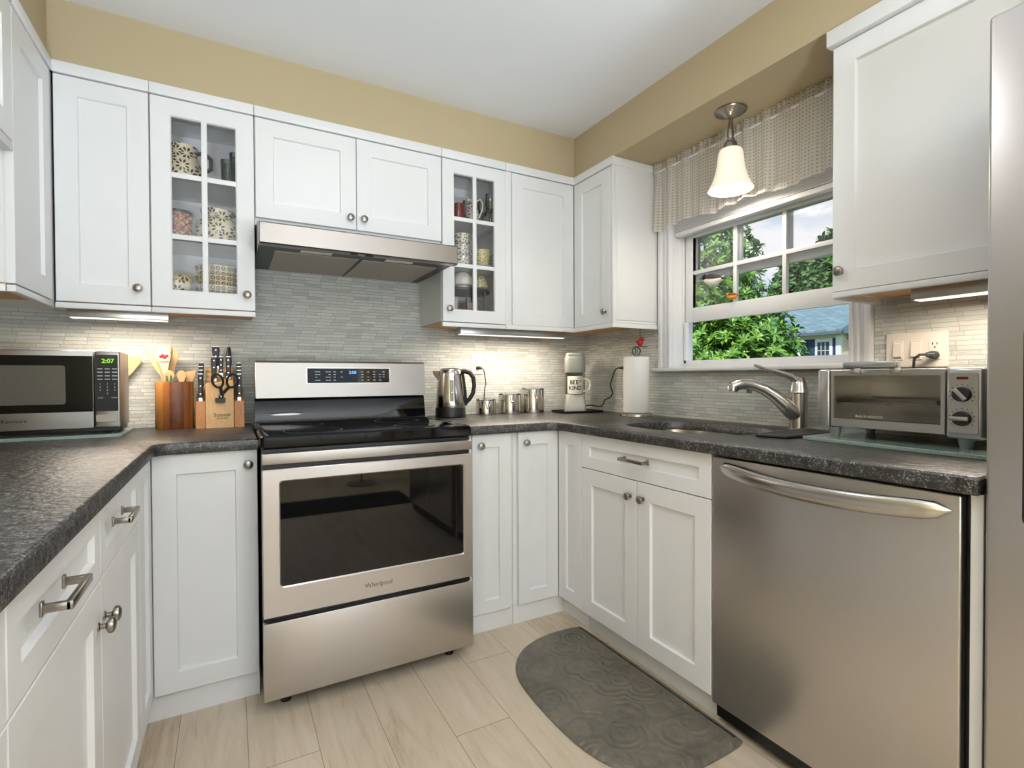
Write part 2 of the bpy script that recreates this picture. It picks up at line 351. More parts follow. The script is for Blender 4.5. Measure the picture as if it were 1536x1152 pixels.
# ------------------------------------------------------------------ mesh helpers
def rotz(a): return Matrix.Rotation(a, 4, 'Z')
def T(x, y, z): return Matrix.Translation((x, y, z))
class MB:
    def __init__(s): s.bm = bmesh.new(); s.M = Matrix.Identity(4); s.uv = None
    def v(s, p): return s.bm.verts.new(s.M @ Vector(p))
    def box(s, x0, x1, y0, y1, z0, z1, bev=0, seg=2):
        r = bmesh.ops.create_cube(s.bm, size=1)['verts']
        for q in r:
            q.co = s.M @ Vector(((x0+x1)/2+q.co.x*(x1-x0), (y0+y1)/2+q.co.y*(y1-y0), (z0+z1)/2+q.co.z*(z1-z0)))
        if bev:
            es = list({e for q in r for e in q.link_edges})
            bmesh.ops.bevel(s.bm, geom=es, offset=bev, offset_type='OFFSET', segments=seg, profile=.5, affect='EDGES', clamp_overlap=True)
        return s
    def rings(s, rs, cap0=True, cap1=True, closed=True):
        V = [[s.v(p) for p in r] for r in rs]; m = len(V[0])
        for a, b in zip(V, V[1:]):
            for i in range(m if closed else m-1):
                j = (i+1) % m
                try: s.bm.faces.new((a[i], a[j], b[j], b[i]))
                except ValueError: pass
        if cap0: s.bm.faces.new(V[0][::-1])
        if cap1: s.bm.faces.new(V[-1])
        return V
    def lathe(s, prof, c=(0, 0, 0), n=28, caps=(True, True), sx=1, sy=1):
        rs = [[(c[0]+max(r, 1e-5)*sx*math.cos(2*PI*i/n), c[1]+max(r, 1e-5)*sy*math.sin(2*PI*i/n), c[2]+z) for i in range(n)] for r, z in prof]
        s.rings(rs, *caps); return s
    def cyl(s, p0, p1, r0, r1=None, n=20, caps=(True, True)):
        return s.tube([p0, p1], [r0, r0 if r1 is None else r1], n, caps=caps)
    def tube(s, pts, r, n=10, caps=(True, True), closed=False, flat=1.0, upv=None):
        P = [Vector(p) for p in pts]; k = len(P)
        R = r if isinstance(r, (list, tuple)) else [r]*k
        tg = [((P[(i+1) % k]-P[i-1]) if closed else (P[min(i+1, k-1)]-P[max(i-1, 0)])).normalized() for i in range(k)]
        a = Vector(upv) if upv else (Vector((0, 0, 1)) if abs(tg[0].z) < .9 else Vector((1, 0, 0)))
        rs = []
        for i in range(k):
            a = (a-tg[i]*a.dot(tg[i])).normalized(); b = tg[i].cross(a)
            rs.append([P[i]+(a*math.cos(2*PI*j/n)*flat+b*math.sin(2*PI*j/n))*R[i] for j in range(n)])
        if closed: rs.append(rs[0]); s.rings(rs, False, False)
        else: s.rings(rs, *caps)
        return s
    def prism(s, poly, z0, z1, bev=0):
        """polygon in x,y pushed from z0 to z1"""
        if bev:
            q = offset(poly, bev)
            s.rings([[(x, y, z0) for x, y in q], [(x, y, z0+bev) for x, y in poly], [(x, y, z1-bev) for x, y in poly], [(x, y, z1) for x, y in q]])
        else: s.rings([[(x, y, z0) for x, y in poly], [(x, y, z1) for x, y in poly]])
        return s
    def prism_y(s, poly, y0, y1, bev=0):
        """polygon in x,z pushed from y0 to y1"""
        K = s.M; s.M = K @ Matrix(((1, 0, 0, 0), (0, 0, -1, 0), (0, 1, 0, 0), (0, 0, 0, 1))); s.prism(poly, -y1, -y0, bev); s.M = K; return s
    def prism_x(s, poly, x0, x1, bev=0):
        """polygon in y,z pushed from x0 to x1"""
        K = s.M; s.M = K @ Matrix(((0, 0, 1, 0), (1, 0, 0, 0), (0, 1, 0, 0), (0, 0, 0, 1))); s.prism(poly, x0, x1, bev); s.M = K; return s
    def sphere(s, c, r, n=16, m=10, sx=1, sy=1, sz=1):
        return s.lathe([(r*math.sin(PI*i/m), -r*sz*math.cos(PI*i/m)) for i in range(m+1)], c, n, (False, False), sx, sy)
    def build(s, name, mat, parent=None, world=True, label=None, ang=35, uvf=None):
        bmesh.ops.remove_doubles(s.bm, verts=s.bm.verts, dist=1e-6)
        bmesh.ops.recalc_face_normals(s.bm, faces=s.bm.faces)
        if parent is not None and world:
            d = wloc(parent); bmesh.ops.translate(s.bm, verts=s.bm.verts, vec=-d)
        me = bpy.data.meshes.new(name); s.bm.to_mesh(me); s.bm.free()
        me.polygons.foreach_set('use_smooth', [True]*len(me.polygons)); me.set_sharp_from_angle(angle=math.radians(ang))
        me.materials.append(M[mat] if isinstance(mat, str) else mat)
        o = bpy.data.objects.new(name, me); COL.objects.link(o)
        if parent is not None: o.parent = parent
        if label: o['label'] = label
        return o
def offset(poly, d):
    """inset a counter-clockwise polygon by d"""
    k = len(poly); out = []
    for i in range(k):
        p, q, r = Vector(poly[i-1]), Vector(poly[i]), Vector(poly[(i+1) % k])
        a = (q-p).normalized(); b = (r-q).normalized(); n1 = Vector((-a.y, a.x)); n2 = Vector((-b.y, b.x))
        m = (n1+n2); m = m/max(.3, m.dot(n1)) if m.length > 1e-6 else n1
        w = q+m*d; out.append((w.x, w.y))
    return out
def rrect(x0, x1, z0, z1, r, n=5):
    out = []
    for cx, cz, a in ((x1-r, z0+r, -PI/2), (x1-r, z1-r, 0), (x0+r, z1-r, PI/2), (x0+r, z0+r, PI)):
        for i in range(n+1): out.append((cx+r*math.cos(a+PI/2*i/n), cz+r*math.sin(a+PI/2*i/n)))
    return out
def thing(name, label, cat, loc=(0, 0, 0), group=None):
    o = bpy.data.objects.new(name, None); COL.objects.link(o); o.location = loc; o.empty_display_size = .05
    o['label'] = label; o['category'] = cat
    if group: o['group'] = group
    return o
def tag(o, label, cat, group=None):
    o['label'] = label; o['category'] = cat
    if group: o['group'] = group
    return o
def struct(name, mb, mat, parent=None):
    o = mb.build(name, mat, parent)
    if parent is None: o['kind'] = 'structure'
    return o
def text(mb, body, size, ext=.0004, align='CENTER', bold=0):
    """adds lettering to mb: text x along local x, up along local z, facing local -y"""
    cu = bpy.data.curves.new('t', 'FONT'); cu.body = body; cu.size = size; cu.align_x = align; cu.align_y = 'CENTER'; cu.extrude = ext; cu.offset = bold; cu.resolution_u = 3
    o = bpy.data.objects.new('t', cu); COL.objects.link(o)
    me = bpy.data.meshes.new_from_object(o.evaluated_get(bpy.context.evaluated_depsgraph_get()))
    K = mb.M @ Matrix.Rotation(PI/2, 4, 'X')
    vs = [mb.bm.verts.new(K @ q.co) for q in me.vertices]
    for p in me.polygons:
        try: mb.bm.faces.new([vs[i] for i in p.vertices])
        except ValueError: pass
    bpy.data.objects.remove(o); bpy.data.curves.remove(cu); bpy.data.meshes.remove(me)
# a face frame: local x runs to the right as one looks at the face, local -y points out of it
FM = {'B': lambda p: T(0, p, 0), 'R': lambda p: T(p, 0, 0) @ rotz(-PI/2), 'L': lambda p: T(p, 0, 0) @ rotz(PI/2)}
def span(f, a, b):
    a, b = (-a, -b) if f == 'R' else (a, b)
    return min(a, b), max(a, b)
# ------------------------------------------------------------------ the room
YB, XW, XL, CE, K = 2.65, 2.0, -.86, 2.4523, .9141
YR = -2.8                       # wall behind the camera
def boxes(*bs):
    m = MB()
    for b in bs: m.box(*b)
    return m
struct('floor', boxes((XL-.1, XW+.15, YR-.1, YB+.12, -.06, 0)), 'floor')
struct('ceiling', boxes((XL-.1, XW+.15, YR-.1, YB+.12, CE, CE+.08)), 'ceil')
struct('wall_back', boxes((XL-.1, XW+.15, YB+.008, YB+.12, 0, CE)), 'tan')
struct('wall_left', boxes((XL-.1, XL, YR, YB+.008, 0, CE)), 'tan')
WY0, WY1, WZ0, WZ1 = 1.041, 1.902, 1.168, 2.10
struct('wall_right', boxes((XW+.008, XW+.15, YR, WY0-.0125, 0, CE), (XW+.008, XW+.15, WY1+.0125, YB+.008, 0, CE), (XW+.008, XW+.15, WY0-.0125, WY1+.0125, 0, WZ0-.022), (XW+.008, XW+.15, WY0-.0125, WY1+.0125, WZ1+.001, CE)), 'tan')
# wall behind the camera with a wide patio window
struct('wall_rear', boxes((XL-.1, -.65, YR-.1, YR, 0, CE), (1.75, XW+.15, YR-.1, YR, 0, CE), (-.65, 1.75, YR-.1, YR, 2.32, CE), (-.65, 1.75, YR-.1, YR, 0, .35)), 'tan')
w2 = boxes((-.65, 1.75, YR-.06, YR-.05, .35, 2.32)); o = w2.build('window_2', 'winglass'); o['kind'] = 'structure'
fr = MB()
for x in (-.65, .52, 1.69): fr.box(x, x+.06, YR-.08, YR-.03, .35, 2.32)
fr.box(-.65, 1.75, YR-.08, YR-.03, .35, .41); fr.box(-.65, 1.75, YR-.08, YR-.03, 2.26, 2.32)
fr.build('window_frame', 'trimw', o)
# boxed-in soffits over the wall cabinets
ZS = 2.2305
struct('trim_1', boxes((XL, XW, 2.338, YB+.008, ZS, CE)), 'tan')
struct('trim_2', boxes((1.697, XW+.008, -.6, 2.338, ZS, CE)), 'tan')
struct('trim_3', boxes((XL, -.545, .2, 2.338, ZS, CE)), 'tan')
# tiled splashbacks
struct('trim_4', boxes((XL, XW, YB, YB+.008, K, 1.80)), 'tile')
struct('trim_5', boxes((XW, XW+.008, 1.985, YB, K, 1.42), (XW, XW+.008, .959, 1.985, K, 1.150), (XW, XW+.008, -.2, .959, K, 1.42)), 'tile')

# ------------------------------------------------------------------ window over the sink
wf = MB()
def casing(mb, y0, y1, z0, z1):
    mb.box(XW-.012, XW+.012, y0, y1, z0, z1, .002)
cs = MB()
cs.box(XW-.010, XW+.010, WY1+.004, 1.983, WZ0, 2.19, .002); cs.box(XW-.018, XW-.008, WY1+.004, WY1+.018, WZ0, 2.19, .003); cs.box(XW-.022, XW-.008, 1.960, 1.983, WZ0, 2.19, .004); cs.box(XW-.016, XW-.008, WY1+.030, WY1+.040, WZ0, 2.19, .003)
cs.box(XW-.010, XW+.010, .960, WY0-.004, WZ0, 2.19, .002); cs.box(XW-.018, XW-.008, WY0-.018, WY0-.004, WZ0, 2.19, .003); cs.box(XW-.022, XW-.008, .960, .983, WZ0, 2.19, .004); cs.box(XW-.016, XW-.008, WY0-.040, WY0-.030, WZ0, 2.19, .003)
cs.box(XW-.012, XW+.010, .960, 1.983, WZ1, 2.19, .002)
win = cs.build('window_1', 'trimw'); win['kind'] = 'structure'
m = MB()   # jamb lining with tracks
m.box(XW+.008, XW+.15, WY1, WY1+.012, WZ0, WZ1); m.box(XW+.008, XW+.15, WY0-.012, WY0, WZ0, WZ1); m.box(XW+.008, XW+.15, WY0, WY1, WZ1-.012, WZ1)
for y in (WY1-.012, WY0): m.box(XW+.066, XW+.078, y, y+.012, WZ0, WZ1-.012); m.box(XW+.104, XW+.112, y, y+.012, WZ0, WZ1-.012)
m.build('window_frame', 'trimw', win)
m = MB(); m.box(XW-.045, XW+.06, .925, 2.018, WZ0-.020, WZ0, .006); m.build('window_stool', 'trimw', win)
m = MB(); m.prism_y([(XW+.06, WZ0-.01), (XW+.15, WZ0-.01), (XW+.15, WZ0+.024), (XW+.112, WZ0+.036), (XW+.06, WZ0+.036)], WY0, WY1); m.build('window_sill', 'trimw', win)
def sash(name, x0, x1, z0, z1, br, st=.050, tr=.05):
    m = MB(); y0, y1 = WY0+.013, WY1-.013
    m.box(x0, x1, y0, y0+st, z0, z1, .002); m.box(x0, x1, y1-st, y1, z0, z1, .002)
    m.box(x0, x1, y0+st, y1-st, z0, z0+br, .002); m.box(x0, x1, y0+st, y1-st, z1-tr, z1, .002)
    xm = (x0+x1)/2; zc = (z0+br+z1-tr)/2
    for k in (1, 2):
        y = y0+st+(y1-y0-2*st)*k/3; m.box(xm-.010, xm+.010, y-.009, y+.009, z0+br, z1-tr, .002)
    m.box(xm-.009, xm+.009, y0+st, y1-st, zc-.010, zc+.010, .002)
    o = m.build(name, 'trimw', win)
    g = MB(); g.box(xm-.002, xm+.002, y0+st, y1-st, z0+br, z1-tr); g.build('glass_pane', 'winglass', o); return o
sash('lower_sash', XW+.080, XW+.102, 1.400, 1.880, .074)
sash('upper_sash', XW+.114, XW+.136, 1.610, 2.085, .042)
m = MB(); m.box(XW+.06, XW+.080, WY1-.035, WY1-.022, 1.19, 1.40); m.build('sash_track', 'trimw', win)

# raised blind under the valance
bl = thing('window_blind', 'white blind pulled right up behind the gathered valance', 'blind', (XW+.03, 1.47, 1.89))
m = MB(); m.box(XW+.012, XW+.058, WY0+.004, WY1-.004, 1.838, 1.862, .006); m.build('bottom_rail', 'trimw', bl)
m = MB()
for k in range(14): m.box(XW+.014, XW+.056, WY0+.006, WY1-.006, 1.864+k*.0055, 1.8675+k*.0055)
m.build('folded_slats', 'trimw', bl)
m = MB(); m.box(XW+.014, XW+.056, WY0+.004, WY1-.004, 1.942, 2.088, .003); m.build('head_box', 'trimw', bl)

# gathered valance on a rod
va = thing('window_valance', 'sheer beige checked valance gathered on a rod over the sink window', 'curtain', (1.965, 1.47, 2.18))
m = MB(); m.cyl((1.962, .955, 2.186), (1.962, 1.990, 2.186), .007, n=12); m.build('curtain_rod', 'trimw', va)
m = MB(); ny, nz = 420, 34; vb = {}; uvl = m.bm.loops.layers.uv.new('UVMap'); ph = [random.uniform(0, 6) for _ in range(4)]
for i in range(ny+1):
    y = .955+1.03*i/ny; s_ = i/ny
    sc = abs(math.sin(PI*s_*3.0+.35)); bot = 1.872+.018*sc
    for j in range(nz+1):
        q = j/nz; z = 2.228+(bot-2.228)*q
        amp = (.003+.010*max(0, q-.14))*(.55+.75*math.sin(y*7.1+.6)**2)
        if q < .14: amp = .007
        x = 1.959+amp*math.sin(y*62+ph[0]+1.2*math.sin(y*9+ph[1]))+.5*amp*math.sin(y*131+ph[2]+q*1.5)-.004*math.exp(-((q-.12)/.03)**2)
        if q < .14: x += .005*math.sin(y*260+ph[3])*(1-q/.14)
        vb[i, j] = m.v((x-.008*q, y, z))
for i in range(ny):
    for j in range(nz):
        f = m.bm.faces.new((vb[i, j], vb[i+1, j], vb[i+1, j+1], vb[i, j+1]))
        for lp, (a, b) in zip(f.loops, ((i, j), (i+1, j), (i+1, j+1), (i, j+1))): lp[uvl].uv = (a/ny*1.03*1.4/.019, b/nz*.34/.0145)
m.build('gathered_cloth', 'cloth', va, ang=80)

# pendant over the sink
PX, PY = 1.836, 1.426
pe = thing('pendant_light', 'small nickel pendant with a frosted bell shade under the window soffit', 'lamp', (PX, PY, ZS))
m = MB(); m.lathe([(.001, 0), (.062, 0), (.064, -.004), (.062, -.008), (.030, -.022), (.020, -.030), (.011, -.034), (.001, -.034)], (PX, PY, ZS)); m.build('canopy', 'nickel', pe)
m = MB(); m.lathe([(.008, -.033), (.009, -.05), (.012, -.075), (.014, -.10), (.012, -.118), (.017, -.122), (.017, -.128), (.024, -.134), (.028, -.150), (.027, -.160), (.030, -.168), (.001, -.168)], (PX, PY, ZS)); m.build('stem', 'nickel', pe)
m = MB(); pr_ = [(.034, -.160), (.044, -.166), (.049, -.180), (.052, -.21), (.058, -.25), (.070, -.290), (.084, -.318), (.090, -.330)]
m.lathe(pr_+[(r-.003, z) for r, z in pr_[::-1]], (PX, PY, ZS), 40, (False, False)); m.build('bell_shade', 'shade', pe)
m = MB(); m.sphere((PX, PY, ZS-.245), .030, 16, 10, sz=1.3); m.build('light_bulb', 'bulb', pe)
light('pendant_bulb', 'POINT', (PX, PY, ZS-.300), 9, (1, .90, .76), .04, parent=pe)

# flush ceiling lamp and an added unseen one further back for fill light
def ceiling_lamp(x, y, lab, en):
    c = thing('ceiling_lamp', lab, 'lamp', (x, y, CE), 'flush ceiling lamps')
    m = MB(); m.lathe([(.001, 0), (.165, 0), (.168, -.018), (.160, -.022)], (x, y, CE), 36); m.build('lamp_rim', 'nickel', c)
    m = MB(); m.lathe([(.158, -.020), (.150, -.045), (.12, -.068), (.07, -.082), (.001, -.088)], (x, y, CE), 36, (False, True)); m.build('glass_dome', 'bulb', c)
    light('lamp_light', 'AREA', (x, y, CE-.095), en, (.98, .98, 1), .30, parent=c)
ceiling_lamp(.45, 1.22, 'round frosted dome lamp on the ceiling in front of the stove', 4)
ceiling_lamp(.55, -1.1, 'added dome lamp for fill light on the ceiling behind the camera', 9)

# added unseen uplighters that fill the room by washing the ceiling
for lx, side in ((-.30, 'left'), (1.20, 'right')):
    ly = -1.75
    to = thing('fill_uplighter', 'added bowl uplighter for fill light, unseen behind the camera, on the %s' % side, 'lamp', (lx, ly, 0), 'added fill uplighters')
    m = MB(); m.lathe([(.001, 0), (.14, 0), (.14, .015), (.02, .03), (.012, .05), (.012, .50), (.03, .54), (.001, .54)], (lx, ly, 0), 24); m.build('fill_stand', 'nickel', to)
    m = MB(); m.lathe([(.03, .54), (.16, .58), (.26, .66), (.255, .66), (.155, .59), (.001, .56)], (lx, ly, 0), 32, (False, False)); m.build('fill_bowl', 'trimw', to)
    light('fill_light', 'AREA', (lx, ly, .655), 150, (.80, .90, 1), .48, d=(0, 0, 1), parent=to)

# ------------------------------------------------------------------ cabinet parts
def rect(x0, x1, z0, z1, y, i=0): return [(x0+i, y, z0+i), (x1-i, y, z0+i), (x1-i, y, z1-i), (x0+i, y, z1-i)]
def shaker(mb, x0, x1, z0, z1, st=.066, t=.02, d=.0105):
    c = .0015
    mb.rings([rect(x0, x1, z0, z1, t), rect(x0, x1, z0, z1, c), rect(x0, x1, z0, z1, 0, c), rect(x0, x1, z0, z1, 0, st), rect(x0, x1, z0, z1, .0015, st+.0010), rect(x0, x1, z0, z1, d, st+.0030)])
def frame(mb, x0, x1, z0, z1, st, t=.02, sb=None):
    c = .0015; R = [rect(x0, x1, z0, z1, t), rect(x0, x1, z0, z1, c), rect(x0, x1, z0, z1, 0, c), rect(x0, x1, z0, z1, 0, st), rect(x0, x1, z0, z1, .005, st+.004), rect(x0, x1, z0, z1, t, st+.004)]
    mb.rings(R+[R[0]], False, False)
KN = [(0, .0085), (-.002, .0085), (-.004, .0052), (-.012, .0052), (-.014, .010), (-.017, .0150), (-.021, .0156), (-.025, .0138), (-.0275, .009), (-.0285, .002)]
def knob(f, plane, a, z, parent):
    m = MB(); m.M = FM[f](plane); x = span(f, a, a)[0]
    m.tube([(x, y, z) for y, r in KN], [r for y, r in KN], 20); return m.build('knob', 'nickel', parent)
def pull(f, plane, a0, a1, z, parent):
    m = MB(); m.M = FM[f](plane); x0, x1 = span(f, a0, a1)
    for x in (x0, x1): m.box(x-.0055, x+.0055, -.004, 0, z-.010, z+.010, .001); m.box(x-.0042, x+.0042, -.034, -.003, z-.006, z+.006, .0015)
    m.box(x0-.0042, x1+.0042, -.036, -.027, z-.0065, z+.0065, .002); return m.build('pull_handle', 'nickel', parent)
def door(f, plane, a0, a1, z0, z1, parent, name='door', kn=None, st=.066):
    m = MB(); m.M = FM[f](plane); x0, x1 = span(f, a0, a1); shaker(m, x0, x1, z0, z1, st)
    o = m.build(name, 'white', parent)
    if kn: knob(f, plane, kn[0], kn[1], o)
    return o
def glass_door(f, plane, a0, a1, z0, z1, parent, kn, bars, st=.062):
    m = MB(); m.M = FM[f](plane); x0, x1 = span(f, a0, a1); frame(m, x0, x1, z0, z1, st)
    xm = (x0+x1)/2; m.box(xm-.010, xm+.010, .001, .016, z0+st, z1-st, .002)
    for z in bars: m.box(x0+st, x1-st, .003, .016, z-.010, z+.010, .002)
    o = m.build('glazed_door', 'white', parent); knob(f, plane, kn[0], kn[1], o)
    g = MB(); g.M = FM[f](plane); g.box(x0+st-.003, x1-st+.003, .0165, .0195, z0+st-.003, z1-st+.003); g.build('glass_pane', 'glass', o)
    return o
def strip(f, plane, a0, a1, z0, z1, parent, name, y0=-.004, y1=.02, mat='white'):
    m = MB(); m.M = FM[f](plane); x0, x1 = span(f, a0, a1); m.box(x0, x1, y0, y1, z0, z1, .002); return m.build(name, mat, parent)
def body(f, plane, a0, a1, z0, z1, depth, parent, name='cabinet_box', y0=.021, mat='white'):
    m = MB(); m.M = FM[f](plane); x0, x1 = span(f, a0, a1); m.box(x0, x1, y0, depth, z0, z1, .001, 1); return m.build(name, mat, parent)
CR0 = 2.189
def dress(f, plane, a0, a1, depth, c, rail=True, ext=0):
    strip(f, plane, a0, a1, CR0, ZS-.001, c, 'crown_rail')
    if rail:
        strip(f, plane, a0, a1, 1.372, 1.392, c, 'light_rail', 0, .020)
        strip(f, plane, a0+.002, a1-.002, 1.391, 1.3965, c, 'underside', .021, depth-.002, 'birch')

# ------------------------------------------------------------------ wall cabinets
UD = YB-2.324-.001
G = 'white wall cabinets'
c = thing('wall_cabinet', 'white wall cabinet with a plain panel door left of the glazed one', 'cabinet', (-.39, YB, 1.372), G)
body('B', 2.324, -.508, -.2555, 1.397, 2.19, UD, c); dress('B', 2.324, -.530, -.2555, UD, c)
door('B', 2.324, -.528, -.2575, 1.396, 2.184, c, kn=(-.294, 1.456), st=.064)
def hollow(f, plane, a0, a1, z0, z1, depth, c, shelves):
    m = MB(); m.M = FM[f](plane); x0, x1 = span(f, a0, a1)
    m.box(x0, x0+.016, .021, depth, z0, z1); m.box(x1-.016, x1, .021, depth, z0, z1); m.box(x0+.016, x1-.016, .021, depth, z0, z0+.018); m.box(x0+.016, x1-.016, .021, depth, z1-.018, z1); m.box(x0+.016, x1-.016, depth-.010, depth, z0+.018, z1-.018)
    m.build('cabinet_box', 'white', c)
    for z in shelves:
        m = MB(); m.M = FM[f](plane); m.box(x0+.017, x1-.017, .026, depth-.012, z-.008, z+.008, .001, 1); m.build('shelf', 'white', c)
c = thing('wall_cabinet', 'white glazed wall cabinet holding black-leaf pottery, left of the stove', 'cabinet', (-.08, YB, 1.372), G)
hollow('B', 2.324, -.2535, .0935, 1.397, 2.19, UD, c, (1.901, 1.667)); dress('B', 2.324, -.2545, .0940, UD, c)
glass_door('B', 2.324, -.2525, .0930, 1.396, 2.184, c, (.064, 1.458), (1.899, 1.665))
c = thing('wall_cabinet', 'short two-door white wall cabinet directly above the range hood', 'cabinet', (.5, YB, 1.752), G)
body('B', 2.324, .0955, .9025, 1.752, 2.19, UD, c); dress('B', 2.324, .0955, .9025, UD, c, False)
door('B', 2.324, .0985, .4985, 1.780, 2.184, c, kn=(.472, 1.829)); door('B', 2.324, .5015, .9010, 1.780, 2.184, c, kn=(.531, 1.829))
c = thing('wall_cabinet', 'white glazed wall cabinet holding cups and china, right of the hood', 'cabinet', (1.07, YB, 1.372), G)
hollow('B', 2.324, .9045, 1.252, 1.397, 2.19, UD, c, (1.905, 1.678)); dress('B', 2.324, .9045, 1.252, UD, c)
glass_door('B', 2.324, .9060, 1.251, 1.396, 2.184, c, (.937, 1.458), (1.903, 1.676), .059)
c = thing('wall_cabinet', 'white corner wall cabinet with two panel doors meeting at the inside corner', 'cabinet', (1.8, YB, 1.372), G)
m = MB(); m.prism([(1.254, 2.345), (1.706, 2.345), (1.706, 1.999), (1.998, 1.999), (1.998, 2.649), (1.254, 2.649)], 1.397, 2.19); m.build('cabinet_box', 'white', c)
m = MB(); m.prism([(1.257, 2.346), (1.707, 2.346), (1.707, 2.0045), (1.996, 2.0045), (1.996, 2.647), (1.257, 2.647)], 1.391, 1.3965); m.build('underside', 'birch', c)
strip('B', 2.324, 1.253, 1.290, 1.393, 2.188, c, 'filler_strip', .004, .022)
door('B', 2.324, 1.2915, 1.683, 1.396, 2.184, c); door('R', 1.685, 2.018, 2.322, 1.396, 2.184, c, kn=(2.052, 1.455))
strip('R', 1.685, 1.997, 2.016, 1.393, 2.188, c, 'filler_strip', .002, .022)
m = MB(); m.prism([(1.253, 2.320), (1.681, 2.320), (1.681, 1.992), (1.998, 1.992), (1.998, 2.012), (1.701, 2.012), (1.701, 2.340), (1.253, 2.340)], CR0, ZS-.001, .002); m.build('crown_rail', 'white', c)
m = MB(); m.prism([(1.253, 2.324), (1.685, 2.324), (1.685, 1.996), (1.998, 1.996), (1.998, 2.003), (1.705, 2.003), (1.705, 2.344), (1.253, 2.344)], 1.372, 1.3955, .002); m.build('light_rail', 'white', c)
m = MB(); m.box(1.715, 1.990, 1.9945, 2.0, 1.41, 2.18, .002); m.build('end_panel', 'white', c)
c = thing('wall_cabinet', 'tall white wall cabinet on the left wall in the corner, one panel door', 'cabinet', (XL, 2.14, 1.372), G)
LD = -.533-XL-.001
body('L', -.533, 1.965, 2.648, 1.397, 2.19, LD, c); door('L', -.533, 1.962, 2.302, 1.396, 2.184, c, st=.068); strip('L', -.533, 2.3030, 2.3400, 1.393, 2.188, c, 'filler_strip', .002, .022)
dress('L', -.533, 1.962, 2.323, LD, c); strip('B', 1.962, -.856, -.555, 1.372, 1.392, c, 'end_rail', 0, .02)
m = MB(); m.box(-.856, -.557, 1.9600, 1.9660, 1.397, 1.765, .001, 1); m.build('end_panel', 'white', c)
c = thing('wall_cabinet', 'short white wall cabinet on the left wall above the microwave', 'cabinet', (XL, 1.5, 1.768), G)
body('L', -.533, 1.05, 1.9585, 1.768, 2.19, LD, c); door('L', -.533, 1.51, 1.9570, 1.797, 2.184, c, kn=(1.54, 1.85)); door('L', -.533, 1.055, 1.507, 1.797, 2.184, c, kn=(1.476, 1.85))
dress('L', -.533, 1.05, 1.9585, LD, c, False); strip('L', -.533, 1.05, 1.9585, 1.768, 1.793, c, 'light_rail', 0, .02)
c = thing('wall_cabinet', 'white wall cabinet with one large panel door between window and refrigerator', 'cabinet', (XW, .68, 1.37), G)
RD = XW-1.685-.001
body('R', 1.685, .42, .928, 1.400, 2.17, RD, c); door('R', 1.685, .42, .930, 1.389, 2.158, c, kn=(.903, 1.450), st=.064)
strip('R', 1.685, .42, .942, 2.162, 2.212, c, 'crown_rail', -.018, .30); strip('R', 1.685, .42, .930, 1.370, 1.388, c, 'light_rail', 0, .020)
strip('R', 1.685, .44, .926, 1.391, 1.399, c, 'underside', .021, RD-.002, 'birch')
strip('B', .93, 1.72, 1.995, 1.370, 1.392, c, 'end_rail', -.001, .018)
strip('R', 1.685, .42, .930, 2.213, ZS-.001, c, 'scribe_strip', .013, .10)

# under-cabinet strip lights
def strip_light(lab, x0, x1, y0, y1, z0, z1, en, axis):
    c = thing('under_cabinet_light', lab, 'light fixture', ((x0+x1)/2, (y0+y1)/2, z1), 'slim lights under the wall cabinets')
    m = MB(); m.box(x0, x1, y0, y1, z0+.004, z1, .002); m.build('housing', 'lgrey', c)
    m = MB(); m.box(x0+.006, x1-.006, y0+.014, y1-.008, z0+.0012, z0+.0038); m.build('diffuser', 'led', c)
    a, b = (x1-x0-.02, y1-y0-.01)
    light('strip_glow', 'AREA', ((x0+x1)/2, (y0+y1)/2, z0-.003), en, (1, .86, .70), a, b, parent=c)
strip_light('slim strip light under the wall cabinets above the utensil crock', -.52, -.21, 2.42, 2.472, 1.348, 1.390, 4.4, 'x')
strip_light('slim strip light under the cabinets above the steel canisters', 1.04, 1.70, 2.42, 2.472, 1.344, 1.390, 6.2, 'x')
strip_light('slim strip light under the cabinet above the toaster oven', 1.80, 1.852, .45, .765, 1.346, 1.390, 3.0, 'y')

# ------------------------------------------------------------------ base cabinets
G = 'white base cabinets'
ZB, ZT = .089, .8755
c = thing('base_cabinet', 'white base cabinet with two drawers over two doors along the left wall', 'cabinet', (XL, 1.26, 0), G)
body('L', -.2265, .785, 1.744, ZB, ZT, .632, c); strip('L', -.2265, .785, 1.744, 0, ZB, c, 'toe_kick', .042, .06)
for a0, a1, k in ((1.2655, 1.7425, 1.292), (.7865, 1.2635, 1.237)):
    d = door('L', -.2265, a0, a1, .730, .8735, c, 'drawer', st=.045); pull('L', -.2265, (a0+a1)/2-.053-.07, (a0+a1)/2+.053-.07, .813, d)
    door('L', -.2265, a0, a1, ZB, .7265, c, kn=(k, .645))
c = thing('base_cabinet', 'white base cabinet on the left wall nearest the camera', 'cabinet', (XL, .54, 0), G)
body('L', -.2265, .30, .784, ZB, ZT, .632, c); strip('L', -.2265, .30, .784, 0, ZB, c, 'toe_kick', .042, .06)
d = door('L', -.2265, .302, .7835, .730, .8735, c, 'drawer', st=.045); pull('L', -.2265, .49, .596, .813, d); door('L', -.2265, .302, .7835, ZB, .7265, c, kn=(.74, .645))
c = thing('base_cabinet', 'white corner base cabinet between the left run and the stove', 'cabinet', (-.1, YB, 0), G)
m = MB(); m.prism([(-.858, 1.7455), (-.2475, 1.7455), (-.2475, 2.013), (.0820, 2.013), (.0820, 2.648), (-.858, 2.648)], ZB, ZT); m.build('cabinet_box', 'white', c)
door('L', -.2265, 1.7465, 1.990, ZB, .8735, c, 'corner_panel', st=.060); door('B', 1.992, -.2245, .0805, ZB, .8735, c, kn=(.052, .824), st=.066)
